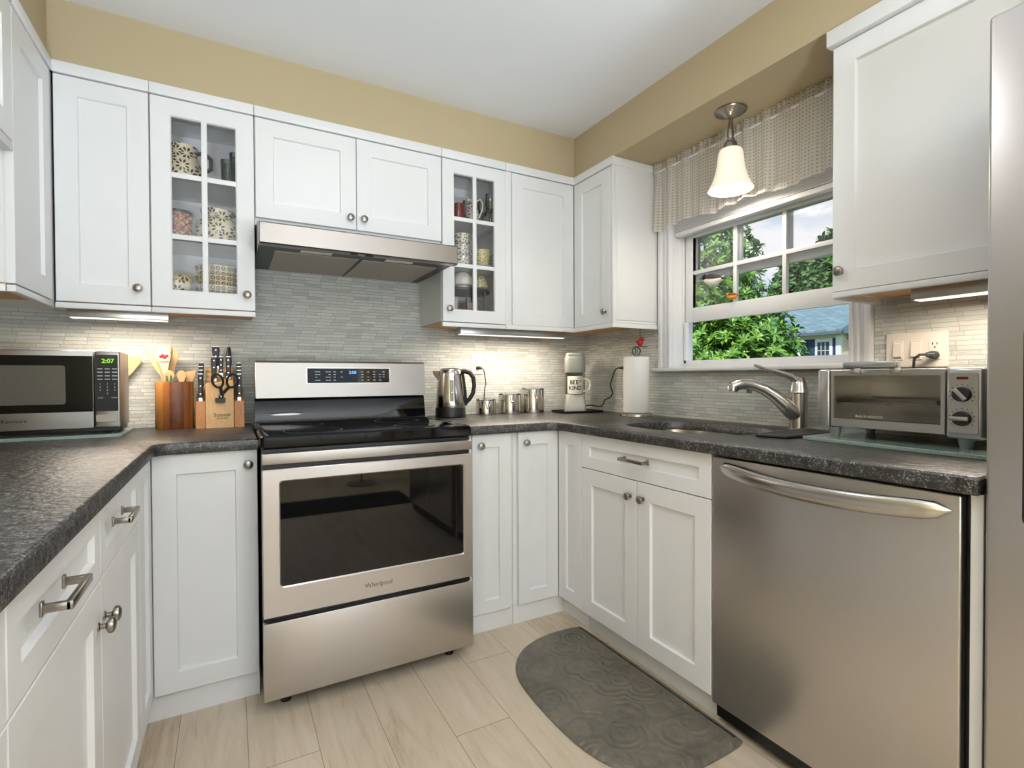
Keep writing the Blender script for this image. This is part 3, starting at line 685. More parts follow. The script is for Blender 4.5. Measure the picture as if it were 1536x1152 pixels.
m = MB(); m.prism([(-.28, 1.7455), (-.268, 1.7455), (-.268, 2.013), (.0820, 2.013), (.0820, 2.03), (-.28, 2.03)], 0, ZB-.0005); m.build('toe_kick', 'white', c)
c = thing('base_cabinet', 'narrow white base cabinet just right of the stove', 'cabinet', (1.0, YB, 0), G)
body('B', 1.992, .8485, 1.113, ZB, ZT, .656, c); door('B', 1.992, .906, 1.0945, ZB, .8735, c, kn=(.943, .826), st=.056); strip('B', 1.992, .850, .9045, ZB, .8735, c, 'filler_strip', .004, .021); strip('B', 1.992, .8485, 1.113, 0, ZB-.0005, c, 'toe_kick', .02, .04)
c = thing('base_cabinet', 'white corner base cabinet with a folding door under the coffee maker', 'cabinet', (1.6, YB, 0), G)
m = MB(); m.prism([(1.114, 2.013), (1.371, 2.013), (1.371, 1.810), (1.998, 1.810), (1.998, 2.648), (1.114, 2.648)], ZB, ZT); m.build('cabinet_box', 'white', c)
door('B', 1.992, 1.1345, 1.3490, ZB, .8735, c, kn=(1.170, .826), st=.058); door('R', 1.350, 1.8095, 1.990, ZB, .8735, c, 'folding_leaf', st=.058)
m = MB(); m.prism([(1.114, 2.012), (1.392, 2.012), (1.392, 1.810), (1.41, 1.810), (1.41, 2.03), (1.114, 2.03)], 0, ZB-.0005); m.build('toe_kick', 'white', c)
c = thing('base_cabinet', 'white sink base cabinet with false drawer and two doors', 'cabinet', (XW, 1.46, 0), G)
m = MB(); m.M = FM['R'](1.350); x0, x1 = -1.8085, -1.1195
for b in ((x0, x0+.018, .021, .648, ZB, ZT), (x1-.018, x1, .021, .648, ZB, ZT), (x0+.018, x1-.018, .021, .648, ZB, ZB+.018), (x0+.018, x1-.018, .630, .648, ZB+.018, ZT), (x0+.018, x1-.018, .021, .039, ZB+.018, ZT)): m.box(*b)
m.build('cabinet_box', 'white', c); strip('R', 1.350, 1.1195, 1.8085, 0, ZB-.0005, c, 'toe_kick', .042, .06)
d = door('R', 1.350, 1.1200, 1.8070, .727, .8735, c, 'drawer', st=.050); pull('R', 1.350, 1.402, 1.528, .803, d)
door('R', 1.350, 1.4635, 1.8070, ZB, .7235, c, kn=(1.498, .662)); door('R', 1.350, 1.1200, 1.4605, ZB, .7235, c, kn=(1.428, .662))
pn = MB(); pn.box(1.355, 1.995, .444, .4655, 0, ZT, .001, 1); tag(pn.build('filler_panel', 'white'), 'narrow white upright panel between dishwasher and refrigerator', 'panel')

# ------------------------------------------------------------------ countertops
def slab(poly, hole, name, label, loc):
    b = bmesh.new(); e = .007
    def loop(p, z): 
        v = [b.verts.new((x, y, z)) for x, y in p]; return v
    def wall(A, B):
        for i in range(len(A)): b.faces.new((A[i], A[(i+1) % len(A)], B[(i+1) % len(B)], B[i]))
    o1 = loop(offset(poly, .002), ZT+.0005); o2 = loop(poly, ZT+.004); o3 = loop(poly, K-e); o4 = loop(offset(poly, e*.3), K-e*.3); o5 = loop(offset(poly, e), K)
    for A, B in ((o1, o2), (o2, o3), (o3, o4), (o4, o5)): wall(A, B)
    rings_ = [(o1, None), (o5, None)]
    if hole:
        h1 = loop(hole, ZT+.0005); h2 = loop(hole, K-.004); h3 = loop(offset(hole, -.004), K); wall(h1, h2); wall(h2, h3); rings_ = [(o1, h1), (o5, h3)]
    for A, Bh in rings_:
        es = []
        for L in (A, Bh):
            if L:
                for i in range(len(L)):
                    q = b.edges.get((L[i], L[(i+1) % len(L)])) or b.edges.new((L[i], L[(i+1) % len(L)])); es.append(q)
        bmesh.ops.triangle_fill(b, edges=es, use_beauty=True)
    m = MB(); m.bm.free(); m.bm = b; o = m.build(name, 'granite', ang=50)
    return tag(o, label, 'countertop')
slab([(-.858, .20), (-.212, .20), (-.212, 1.935), (-.197, 1.958), (-.170, 1.970), (.0830, 1.970), (.0830, 2.648), (-.858, 2.648)], None, 'countertop', 'dark leathered granite worktop under the microwave and knife block', 0)
SXc, SYc = 1.668, 1.458
def superell(cx, cy, a, b, p, n=56):
    out = []
    for i in range(n):
        t = 2*PI*i/n; c_, s_ = math.cos(t), math.sin(t)
        out.append((cx+a*math.copysign(abs(c_)**(2/p), c_), cy+b*math.copysign(abs(s_)**(2/p), s_)))
    return out
hole = superell(SXc, SYc, .205, .285, 3.4)
slab([(.8475, 1.970), (1.268, 1.970), (1.302, 1.960), (1.3256, 1.925), (1.3256, .444), (1.998, .444), (1.998, 2.648), (.8475, 2.648)], hole, 'countertop', 'dark leathered granite worktop with the sink, running under the window', 0)

# ------------------------------------------------------------------ sink and faucet
s = thing('kitchen_sink', 'undermount stainless steel sink set in the granite below the window', 'sink', (SXc, SYc, .69))
def ring_at(a, z): return [(x, y, z) for x, y in superell(SXc, SYc, .205+a, .285+a, 3.4)]
m = MB(); m.rings([ring_at(.03, ZT-.0005), ring_at(.006, ZT-.0005), ring_at(.004, .86), ring_at(-.004, .73), ring_at(-.02, .705), ring_at(-.05, .696), ring_at(-.17, .692)], False, True)
m.build('basin', 'steel_s', s)
m = MB(); m.lathe([(.001, .0), (.040, .0), (.044, .002), (.044, .004), (.030, .004), (.001, .003)], (SXc+.03, SYc, .6925)); m.build('drain', 'chrome', s)
FX, FY = 1.930, 1.190
f = thing('kitchen_faucet', 'brushed nickel single-lever faucet arching over the sink', 'faucet', (FX, FY, K))
m = MB(); m.lathe([(.001, 0), (.036, 0), (.036, .004), (.031, .008), (.030, .03), (.031, .08), (.032, .125), (.032, .140), (.001, .140)], (FX, FY, K), 32); m.build('faucet_body', 'nickel_l', f)
dx, dy = Vector((1.722-FX, 1.330-FY)).normalized(); Ls = math.hypot(1.722-FX, 1.330-FY)
def fp(s_, z): return (FX+dx*s_*Ls, FY+dy*s_*Ls, K+z)
m = MB(); m.tube([fp(-.02, .045), fp(.10, .072), fp(.22, .102), fp(.36, .132), fp(.52, .158), fp(.68, .173), fp(.82, .178), fp(.92, .174), fp(1.0, .166)], [.028, .032, .028, .0235, .0215, .0205, .0205, .0215, .0205], 18); m.build('spout', 'nickel_l', f)
m = MB(); m.tube([fp(.97, .172), fp(.985, .160), fp(.99, .148)], [.0195, .0215, .0195], 18); m.tube([fp(.78, .150), fp(.70, .150)], [.008, .008], 10); m.build('spray_head', 'chrome', f)
m = MB(); m.lathe([(.033, .141), (.034, .145), (.032, .150), (.030, .165), (.026, .185), (.018, .20), (.006, .208), (.001, .209)], (FX, FY, K), 28); m.tube([fp(.0, .180), fp(.12, .206), fp(.30, .222), fp(.50, .236), fp(.66, .252)], [.024, .019, .0145, .0115, .0085], 14, flat=.65); m.build('lever', 'nickel_l', f)
# ------------------------------------------------------------------ range
A0, A1 = .0875, .8415
r = thing('kitchen_range', 'freestanding stainless electric range with black glass cooktop between the base cabinets', 'stove', (.465, 1.87, 0))
boxes((A0+.003, A1-.003, 1.8735, 2.555, .058, .884)).build('range_body', 'black', r)
m = MB(); m.box(A0, A1, 1.8465, 1.8725, .0535, .3115, .003); m.build('storage_drawer', 'steel', r)
def panel_window(x0, x1, z0, z1, wx0, wx1, wz0, wz1, y, t, wr=.013, lip=.004):
    m = MB(); O_ = rrect(x0, x1, z0, z1, .005); I_ = rrect(wx0, wx1, wz0, wz1, wr); O2 = rrect(x0+.0025, x1-.0025, z0+.0025, z1-.0025, .004); I2 = rrect(wx0+lip, wx1-lip, wz0+lip, wz1-lip, wr-.003)
    P = lambda q, yy: [(a, yy, b) for a, b in q]
    R = [P(O_, y+t), P(O_, y+.0025), P(O2, y), P(I_, y), P(I2, y+lip), P(I2, y+t)]
    m.rings(R+[R[0]], False, False); return m
d = panel_window(A0, A1, .3285, .8205, .138, .806, .423, .782, 1.8465, .024).build('oven_door', 'steel', r)
m = MB(); m.box(.141, .803, 1.8515, 1.8555, .426, .779); m.build('oven_window', 'ovenglass', d)
m = MB(); m.M = T(.466, 1.8463, .374); text(m, 'Whirlpool', .024); m.build('lettering', 'etch', d)
m = MB(); m.box(A0, A1, 1.8465, 1.872, .836, .8735, .004); m.build('door_trim', 'steel_b', r)
m = MB(); rr = lambda i, z: [(x, y, z) for x, y in rrect(A0-.003+i, A1+.003-i, 1.857+i, 2.428-i, .012)]
m.rings([rr(.004, .888), rr(0, .893), rr(0, .925), rr(.005, .9305), rr(.016, .9305), rr(.019, .928)]); m.build('cooktop', 'blackg', r)
for x, y, q in ((.27, 2.02, .105), (.66, 2.02, .085), (.27, 2.28, .075), (.66, 2.28, .1)):
    m = MB(); m.lathe([(q, .9281), (q, .9285), (q-.004, .9285), (q-.004, .9281)], (x, y, 0), 40, (False, False)); m.build('burner_ring', 'darkgrey', r)
m = MB(); m.prism_x([(2.43, .9315), (2.555, .9315), (2.555, 1.034), (2.452, 1.034), (2.445, 1.02)], A0+.004, A1+.008); m.build('back_riser', 'blackg', r)
cp = MB(); cp.prism_x([(2.430, 1.036), (2.556, 1.036), (2.556, 1.185), (2.548, 1.199), (2.452, 1.199), (2.444, 1.190)], A0+.006, A1+.012, .003); cp = cp.build('control_console', 'steel_b', r)
yc = lambda z: 2.430+(z-1.036)*.014/.154
m = MB(); m.prism_x([(yc(1.100)-.0018, 1.100), (yc(1.100)+.004, 1.100), (yc(1.166)+.004, 1.166), (yc(1.166)-.0018, 1.166)], .303, .672); kp = m.build('control_glass', 'blackg', cp)
m = MB(); m.prism_x([(yc(1.096)-.0008, 1.096), (yc(1.096)+.004, 1.096), (yc(1.170)+.004, 1.170), (yc(1.170)-.0008, 1.170)], .298, .677); m.build('glass_bezel', 'chrome', cp)
m = MB(); m.M = T(.500, yc(1.146)-.0022, 1.147); text(m, '2:08', .020, bold=.0004); m.build('clock_digits', 'lcdb', cp)
m = MB()
for z in (1.150, 1.138, 1.126, 1.112):
    for x in (.340, .352, .386, .398, .420, .450, .545, .572, .60, .628, .645):
        if random.random() < .72: m.M = T(x, yc(z)-.0022, z); m.box(-.005, .005, 0, .0004, -.0014, .0014)
m.build('lettering', 'mark', cp)
for x in (.16, .77):
    m = MB(); m.cyl((x, 1.93, 0), (x, 1.93, .06), .018); m.build('foot', 'black', r)
    m = MB(); m.cyl((x, 2.48, 0), (x, 2.48, .06), .018); m.build('foot', 'black', r)

# ------------------------------------------------------------------ range hood
def m_filter():
    mm, t, b = nodes('aluminium_mesh_filter'); c = objv(t)
    ch = N(t, 'ShaderNodeTexChecker'); t.links.new(c, ch.inputs[0]); ch.inputs['Scale'].default_value = 160
    t.links.new(mixc(t, ch.outputs['Fac'], rgb(126, 116, 106), rgb(206, 196, 184)), b.inputs['Base Color']); b.inputs['Metallic'].default_value = .7; b.inputs['Roughness'].default_value = .45
    return mm
M['filter'] = m_filter()
h = thing('range_hood', 'slim stainless under-cabinet range hood above the stove', 'range hood', (.497, YB, 1.626))
H0, H1 = .100, .889
m = MB(); m.prism_x([(2.100, 1.628), (2.100, 1.700), (2.106, 1.706), (2.300, 1.7505), (2.645, 1.7505), (2.645, 1.634), (2.16, 1.634), (2.155, 1.626), (2.106, 1.624)], H0, H1, .002); m.build('hood_shell', 'steel_h', h)
m = MB(); m.box(H0+.004, H1-.004, 2.162, 2.640, 1.6285, 1.6335); m.build('dark_underside', 'darkgrey', h)
for x0, x1 in ((.160, .486), (.500, .838)):
    m = MB(); m.box(x0, x1, 2.225, 2.615, 1.6245, 1.6283, .001, 1); m.build('grease_filter', 'filter', h)
    m = MB(); m.box(x0+.09, x0+.21, 2.172, 2.205, 1.6255, 1.6284, .001, 1); m.build('lamp_lens', 'plate', h)
for x in (.43, .49):
    m = MB(); m.box(x, x+.03, 2.115, 2.128, 1.6205, 1.6245, .001, 1); m.build('rocker_switch', 'black', h)

# ------------------------------------------------------------------ dishwasher
w = thing('dishwasher', 'stainless dishwasher with a bowed bar handle beside the sink cabinet', 'dishwasher', (1.4, .797, 0))
boxes((1.377, 1.985, .4675, 1.1175, .02, .8745)).build('tub_body', 'black', w)
m = MB(); m.box(1.350, 1.376, .4790, 1.1165, .073, .868, .005, 3); dd = m.build('door', 'steel', w)
m = MB(); pts = []; rad = []
for i in range(25):
    q = -1+2*i/24; b_ = 1-abs(q)**2.2; pts.append((1.347-.046*b_, .790-.295*q, .836-.017*(1-q*q)-.004*q)); rad.append(.0112*(1-abs(q)**12)**.5+.0008)
m.tube(pts, rad, 20, flat=1.95, upv=(0, 0, 1)); m.build('bar_handle', 'steel_s', dd)
boxes((1.405, 1.420, .470, 1.092, .0, .071)).build('toe_plate', 'black', w)

# ------------------------------------------------------------------ refrigerator
g = thing('refrigerator', 'tall stainless refrigerator at the right edge beside the dishwasher', 'refrigerator', (1.65, -.04, 0))
boxes((1.405, 1.975, -.515, .431, .02, 1.83)).build('cabinet_shell', 'darkgrey', g)
for y0, y1 in ((-.030, .4345), (-.515, -.036)):
    m = MB(); m.box(1.330, 1.400, y0, y1, .075, 1.835, .007, 3); fd = m.build('door', 'steel', g)
    yh = y0+.045 if y0 > -.1 else y1-.045
    m = MB(); m.tube([(1.333, yh, .70), (1.285, yh, .72), (1.28, yh, 1.1), (1.285, yh, 1.52), (1.333, yh, 1.54)], .011, 12); m.build('bar_handle', 'steel_s', fd)
    if y0 > -.1:
        m = MB(); K0 = m.M; m.M = FM['R'](1.3285); m.prism_y(rrect(-.379, -.115, .832, 1.218, .014), 0, .02); m.build('dispenser', 'black', fd)
boxes((1.36, 1.40, -.515, .431, .0, .07)).build('base_grille', 'black', g)

# ------------------------------------------------------------------ microwave on a glass board
def board(label, poly):
    m = MB(); m.prism(poly, K, K+.0115, .0015); return tag(m.build('glass_board', 'board'), label, 'cutting board', 'tempered glass boards')
board('pebbled green glass board lying under the microwave', rrect(-.845, -.342, 2.268, 2.602, .030))
Z0 = K+.0115
w = thing('microwave_oven', 'stainless countertop microwave with green clock on the left worktop', 'microwave', (-.58, 2.45, Z0))
for x in (-.78, -.38):
    for y in (2.36, 2.47):
        m = MB(); m.cyl((x, y, Z0), (x, y, Z0+.021), .014); m.build('foot', 'black', w)
m = MB(); m.box(-.832, -.351, 2.332, 2.500, .9460, 1.2215, .006); m.build('oven_case', 'steel_b', w)
m = MB(); m.box(-.828, -.356, 2.345, 2.495, .9310, .9465, .002); m.build('dark_underside', 'black', w)  # black box added to darken the shadowed gap under the case
m = MB(); m.box(-.832, -.4255, 2.308, 2.331, .9470, 1.2225, .004); dr = m.build('door', 'steel_b', w)
m = MB(); m.box(-.832, -.4275, 2.3065, 2.310, 1.006, 1.2035, .001, 1); m.build('door_glass', 'blackg', dr)
m = MB(); m.M = T(0, 0, 0); m.prism_y(rrect(-.80, -.502, 1.034, 1.169, .008), 2.3055, 2.3072); m.build('viewing_window', plain('dark_window_mesh', rgb(104, 102, 94), .12, var=.1, vs=300, coat=.5), dr)
m = MB(); m.M = T(-.637, 2.3076, .979); text(m, 'Kenmore', .017); m.build('lettering', 'ink', dr)
m = MB(); m.box(-.4225, -.349, 2.308, 2.331, .9470, 1.2225, .006, 3); cpn = m.build('control_panel', 'steel_b', w)
m = MB(); m.prism_y(rrect(-.4205, -.3555, 1.006, 1.2085, .004), 2.3062, 2.309); m.build('keypad', 'black', cpn)
m = MB(); m.prism_y(rrect(-.420, -.357, .967, .995, .004), 2.3060, 2.309, .001); m.build('door_button', 'steel_b', cpn)
m = MB(); m.M = T(-.384, 2.3057, 1.186); text(m, '2:07', .021, bold=.0004); m.build('clock_digits', 'lcdg', cpn)
m = MB()
for i, z in enumerate((1.158, 1.146, 1.133, 1.121)):
    for x in (-.407, -.386, -.365): m.M = T(x, 2.3058, z); m.box(-.0075, .0075, 0, .0004, -.0016, .0016)
for i, z in enumerate((1.104, 1.0925, 1.081)):
    for j, x in enumerate((-.407, -.386, -.365)): m.M = T(x, 2.3062, z); text(m, str(1+3*i+j), .0085)
m.M = T(-.386, 2.3062, 1.0695); text(m, '0', .0085)
for x, s_ in ((-.406, 'STOP'), (-.366, 'START')): m.M = T(x, 2.3062, 1.054); text(m, s_, .0062)
m.build('lettering', 'mark', cpn)

# wooden turner leaning behind the microwave
def leaf_poly(pts): return pts
def utensil(label, poly, loc, mat='lwood', tilt=.10, th=.006, lean=0, name='wooden_spatula', cat='spatula'):
    """flat outline in x,z (z up from its foot), leaning back by tilt"""
    m = MB(); m.M = T(*loc) @ Matrix.Rotation(-tilt, 4, 'X') @ Matrix.Rotation(lean, 4, 'Y'); a = sum(poly[i-1][0]*poly[i][1]-poly[i][0]*poly[i-1][1] for i in range(len(poly)))
    m.prism_y(poly if a > 0 else poly[::-1], -th/2, th/2, .0015); o = m.build(name, mat); return tag(o, label, cat, 'wooden kitchen utensils'), m
def paddle(w_, hh, hw=.008, hl=.18, slant=0, top='flat'):
    L_ = [(-hw, 0), (hw, 0), (hw, hl), (w_*.62, hl+hh*.35), (w_, hl+hh*.8)]
    if top == 'flat': return L_+[(w_*.96, hl+hh-slant), (-w_*.96, hl+hh+slant), (-w_, hl+hh*.8), (-w_*.62, hl+hh*.35), (-hw, hl)]
    arc = [(w_*math.cos(a), hl+hh*.62+hh*.38*math.sin(a)) for a in [i*PI/10 for i in range(0, 11)]]
    return L_[:4]+arc+[(-w_*.62, hl+hh*.35), (-hw, hl)]
utensil('wooden turner leaning on the tiles behind the microwave', paddle(.040, .10, hl=.215), (-.445, 2.612, K), tilt=.055, lean=.27)

# ------------------------------------------------------------------ utensil crock
CX, CY = -.2025, 2.535
m = MB(); P_ = [(.066, 0), (.068, .004), (.068, .191), (.066, .195), (.060, .195), (.058, .191), (.058, .012), (.001, .012)]
m.lathe(P_, (CX, CY, K), 48, (True, False), 1, .82); tag(m.build('utensil_crock', 'crock'), 'oval striped acacia wood crock full of wooden utensils', 'utensil holder')
U0 = K+.013
def head(label, poly, x, y, lean, tilt=.04, mat='lwood', name='wooden_spatula', cat='spatula'): return utensil(label, poly, (x, y, U0), mat, -tilt, .006, lean, name, cat)[0]
head('wide slanted wooden turner rising left out of the crock', paddle(.046, .135, hl=.205, slant=.006), CX-.012, CY+.016, -.14, -.03)
head('round-headed wooden spoon at the back of the crock', paddle(.034, .12, hl=.21, top='round'), CX+.000, CY+.026, -.07, -.035, name='wooden_spoon', cat='spoon')
o = head('pale wooden spatula printed with red cherries in the crock', paddle(.027, .115, hl=.215, top='round'), CX-.012, CY+.000, -.09, -.02, plain('greyed_wood', rgb(196, 180, 156), .6, var=.05))
def on_head(x, y, lean, tilt): return T(x, y, U0) @ Matrix.Rotation(tilt, 4, 'X') @ Matrix.Rotation(lean, 4, 'Y')
m = MB(); m.M = on_head(CX-.012, CY+.000, -.09, -.02*-1*-1)
for a, b in ((-.008, .288), (.004, .283), (.012, .289), (-.001, .292)): m.M = on_head(CX-.012, CY, -.09, -.02) @ T(a, -.0034, b); m.sphere((0, 0, 0), .0065, 10, 6, sy=.1)
m.build('cherry_print', 'redp', o)
m = MB(); m.M = on_head(CX-.012, CY, -.09, -.02) @ T(0, -.0034, .266); text(m, 'cherries', .010); m.build('lettering', 'ink', o)
o = head('small wooden spatula printed with green trees, front of the crock', paddle(.020, .062, hl=.168, top='round'), CX-.004, CY-.022, -.06, -.02, 'lwood')
m = MB()
for a in (-.008, .006):
    for q in range(3):
        m.M = on_head(CX-.004, CY-.022, -.06, -.02) @ T(a, -.0036, .184+q*.008); m.prism_y([(-.007+q*.001, 0), (.007-q*.001, 0), (0, .012)], 0, .0005)
m.build('tree_print', 'greenp', o)
head('plain wooden spatula in the middle of the crock front', paddle(.018, .060, hl=.168, top='round'), CX+.022, CY-.018, .02, -.02, 'beech')
head('plain wooden spatula at the right end of the crock', paddle(.019, .062, hl=.166, slant=-.005), CX+.036, CY-.004, .10, -.02, 'beech')

# ------------------------------------------------------------------ knife block
kb = thing('knife_block', 'beech knife block full of black-handled knives left of the stove', 'knife block', (-.036, 2.54, K))
m = MB(); m.prism_x([(2.475, K), (2.620, K), (2.640, 1.165), (2.600, 1.168), (2.520, 1.104), (2.500, 1.100)], -.0905, .0135, .002); m.build('center_block', 'beech', kb)
for x0, x1 in ((-.1265, -.0915), (.0145, .0535)):
    m = MB(); m.prism_x([(2.478, K), (2.612, K), (2.625, 1.08), (2.520, 1.028), (2.495, 1.026)], x0, x1, .002); m.build('side_wing', 'beech_d', kb)
m = MB(); m.box(-.055, -.018, 2.4695, 2.490, 1.022, 1.040, .001, 1); m.build('scissor_slot', 'black', kb)
m = MB(); m.M = T(-.030, 2.4742, .968); text(m, 'Schmidt', .019); m.M = T(-.030, 2.4742, .953); text(m, 'BROTHERS', .0085); m.build('lettering', 'etch', kb)
def knife(label, x, y, z, L_, wd=.019, butt=1, group='black-handled kitchen knives', tilt=.14):
    o = thing('kitchen_knife', label, 'knife', (x, y, z), group)
    Mx = T(x, y, z) @ Matrix.Rotation(-tilt, 4, 'X')
    m = MB(); m.M = Mx
    sec = [(0, 1.0, .011), (.25, .86, .010), (.6, .95, .010), (.88, 1.1, .012), (1.0, .95, .012)]
    R = [[(a*wd/2*s_, b*t_, L_*q) for a, b in ((-1, -.7), (-.7, -1), (.7, -1), (1, -.7), (1, .7), (.7, 1), (-.7, 1), (-1, .7))] for q, s_, t_ in sec]
    m.rings(R); hd = m.build('handle', 'black', o)
    m = MB(); m.M = Mx
    for q in (.16, .5, .84): m.cyl((0, -.0122, L_*q), (0, -.0095, L_*q), .0026, n=10)
    m.build('rivets', 'chrome', hd)
    m = MB(); m.M = Mx; m.box(-wd*.48, wd*.48, -.0118, .0118, L_, L_+.004, .001, 1); m.build('butt_cap', 'chrome', hd)
    m = MB(); m.M = Mx; m.box(-wd*.42, wd*.42, -.0095, .0095, -.010, 0, .001, 1); m.box(-wd*.4, wd*.4, -.001, .001, -.08, -.008); m.build('blade', 'chrome', o)
    return o
pos = ['front', 'second', 'third', 'rearmost']
for s_, x, side in ((0, -.109, 'left'), (1, .0345, 'right')):
    for k in range(4): knife('steak knife %s in the %s wing of the knife block' % (pos[k], side), x, 2.506+.026*k, 1.0405+.0165*k, .098, .018)
knife('front chef knife at the left of the block centre', -.060, 2.531, 1.124, .088, .022)
knife('tall chef knife at the rear left of the block centre', -.054, 2.596, 1.176, .084, .028)
knife('medium knife in the middle of the block centre', -.034, 2.556, 1.145, .068, .018)
knife('front knife at the right of the block centre', -.006, 2.540, 1.132, .082, .020)
st = thing('sharpening_steel', 'tapered black-handled sharpening steel at the rear right of the block', 'knife sharpener', (-.004, 2.594, 1.175))
m = MB(); m.M = T(-.004, 2.594, 1.175) @ Matrix.Rotation(-.14, 4, 'X'); m.tube([(0, 0, 0), (0, 0, .012), (0, 0, .045), (0, 0, .085), (0, 0, .088)], [.009, .012, .011, .007, .004], 14); m.build('handle', 'black', st)
m = MB(); m.M = T(-.004, 2.594, 1.175) @ Matrix.Rotation(-.14, 4, 'X'); m.cyl((0, 0, -.07), (0, 0, 0), .0045, n=10); m.build('rod', 'chrome', st)
sc = thing('kitchen_scissors', 'black-handled kitchen scissors slotted in the front of the knife block', 'scissors', (-.034, 2.476, 1.03))
for sg, x, z in ((-1, -.046, 1.112), (1, .008, 1.112)):
    m = MB(); cpts = [(x+.020*math.cos(a)*(1.0)+sg*.004*math.sin(a), 2.480, z+.028*math.sin(a)) for a in [2*PI*i/20 for i in range(20)]]
    m.tube(cpts, .0048, 8, closed=True); m.tube([(x-sg*.010, 2.480, z-.023), (-.034-sg*.004+sg*.0, 2.480, 1.046), (-.034, 2.480, 1.034)], [.006, .007, .007], 8); m.build('handle', 'black', sc)
m = MB(); m.cyl((-.034, 2.474, 1.048), (-.034, 2.486, 1.048), .005, n=12); m.build('pivot', 'chrome', sc)

# ------------------------------------------------------------------ kettle
KX, KY = 1.014, 2.500
k_ = thing('electric_kettle', 'stainless electric kettle with black handle right of the stove', 'kettle', (KX, KY, K))
m = MB(); m.lathe([(.078, 0), (.081, .004), (.081, .012), (.079, .018), (.079, .046), (.077, .052), (.001, .052)], (KX, KY, K), 36); m.build('power_base', 'black', k_)
m = MB(); m.lathe([(.0765, .0525), (.0775, .058), (.0755, .10), (.070, .16), (.063, .215), (.059, .243), (.057, .246), (.001, .246)], (KX, KY, K), 40, (True, True)); m.build('kettle_body', 'chrome', k_)
m = MB(); m.lathe([(.054, .2465), (.053, .252), (.045, .257), (.001, .259)], (KX, KY, K), 32); m.build('lid', 'chrome', k_)
ux, uy = .90, -.436
kp = lambda s_, z: (KX+ux*s_, KY+uy*s_, K+z)
m = MB(); m.tube([kp(.050, .236), kp(.078, .242), kp(.104, .232), (KX+ux*.120, KY+uy*.120, K+.205), kp(.124, .165), kp(.118, .125), kp(.100, .095), kp(.080, .075)], [.013, .014, .013, .012, .011, .011, .011, .010], 12, flat=1.0); m.tube([kp(.062, .225), kp(.074, .14), kp(.079, .06)], [.010, .010, .010], 10); m.build('handle', 'black', k_)
SPQ = lambda a, b, z: (KX-ux*a+uy*b, KY-uy*a-ux*b, K+z)
m = MB(); m.rings([[SPQ(*w) for w in q] for q in ([(.056, -.016, .185), (.056, .016, .185), (.052, .024, .243), (.052, -.024, .243)], [(.088, -.006, .222), (.088, .006, .222), (.094, .009, .243), (.094, -.009, .243)])]); m.build('spout', 'chrome', k_)
m = MB(); q = Vector((-.30, -.95, 0)).normalized(); ang = math.atan2(q.x, -q.y)
m.M = T(KX, KY, K) @ rotz(math.atan2(q.y, q.x)+PI/2); m.box(-.009, .009, -.079, -.066, .085, .195, .004); m.build('water_gauge', 'smoke', k_)

# ------------------------------------------------------------------ canisters
for x, y, rr_, hh, sz in ((1.248, 2.555, .056, .080, 'short'), (1.402, 2.562, .064, .108, 'middle-sized'), (1.560, 2.565, .066, .136, 'tall')):
    c = thing('storage_canister', '%s polished steel canister with clear clamp lid right of the kettle' % sz, 'canister', (x, y, K), 'row of steel canisters')
    m = MB(); m.lathe([(rr_-.002, 0), (rr_, .002), (rr_, hh-.003), (rr_-.001, hh), (rr_-.003, hh), (rr_-.003, .004), (.001, .004)], (x, y, K), 40, (True, False)); m.build('canister_body', 'chrome', c)
    m = MB(); m.lathe([(rr_-.004, hh-.004), (rr_-.004, hh+.001), (rr_+.001, hh+.001), (rr_+.001, hh+.006), (rr_-.004, hh+.009), (.001, hh+.009)], (x, y, K), 36); m.build('lid', 'clear', c)
    qx, qy = Vector((-.30, -.95)).normalized()
    wx = Vector((-qy, qx, 0)); base = Vector((x+qx*(rr_+.002), y+qy*(rr_+.002), K+hh))
    m = MB()
    for sgn in (-1, 1): m.tube([base+wx*.010*sgn+Vector((0, 0, .008)), base+wx*.011*sgn+Vector((qx*.006, qy*.006, -.012)), base+wx*.006*sgn+Vector((qx*.008, qy*.008, -.034))], .0016, 6)
    m.tube([base+wx*-.006+Vector((qx*.008, qy*.008, -.034)), base+wx*.006+Vector((qx*.008, qy*.008, -.034))], .002, 6); m.sphere(base+Vector((qx*.007, qy*.007, -.038)), .005, 10, 6); m.build('clamp', 'chrome', c)

# ------------------------------------------------------------------ outlets and plugs
def outlet(label, f, plane, a, z, name='wall_outlet'):
    o = thing(name, label, 'outlet', FM[f](plane) @ Vector((span(f, a, a)[0], 0, z)), 'white wall outlets')
    m = MB(); m.M = FM[f](plane) @ T(span(f, a, a)[0], 0, z); m.prism_y(rrect(-.036, .036, -.058, .058, .004), -.006, -.0005, .0015); m.build('cover_plate', 'plate', o)
    for s_ in (-.020, .020):
        m = MB(); m.M = FM[f](plane) @ T(span(f, a, a)[0], 0, z+s_); m.prism_y(rrect(-.017, .017, -.014, .014, .006), -.0085, -.0055); q = m.build('socket', 'plate', o)
        m = MB(); m.M = FM[f](plane) @ T(span(f, a, a)[0], 0, z+s_); m.box(-.0075, -.0055, -.0090, -.008, -.001, .007); m.box(.0055, .0075, -.0090, -.008, -.001, .006); m.cyl((0, -.0090, -.007), (0, -.008, -.007), .0022, n=10); m.build('slots', 'ink', q)
    return o
outlet('white outlet on the tiles above the shortest canister', 'B', YB, 1.235, 1.198)
pc = thing('power_cord', 'thin dark cord hanging from the outlet behind the canisters', 'cord', (1.24, 2.64, 1.18))
m = MB(); m.tube([(1.236, 2.641, 1.176), (1.240, 2.622, 1.177), (1.252, 2.612, 1.172)], [.011, .010, .006], 12); m.build('plug', 'black', pc)
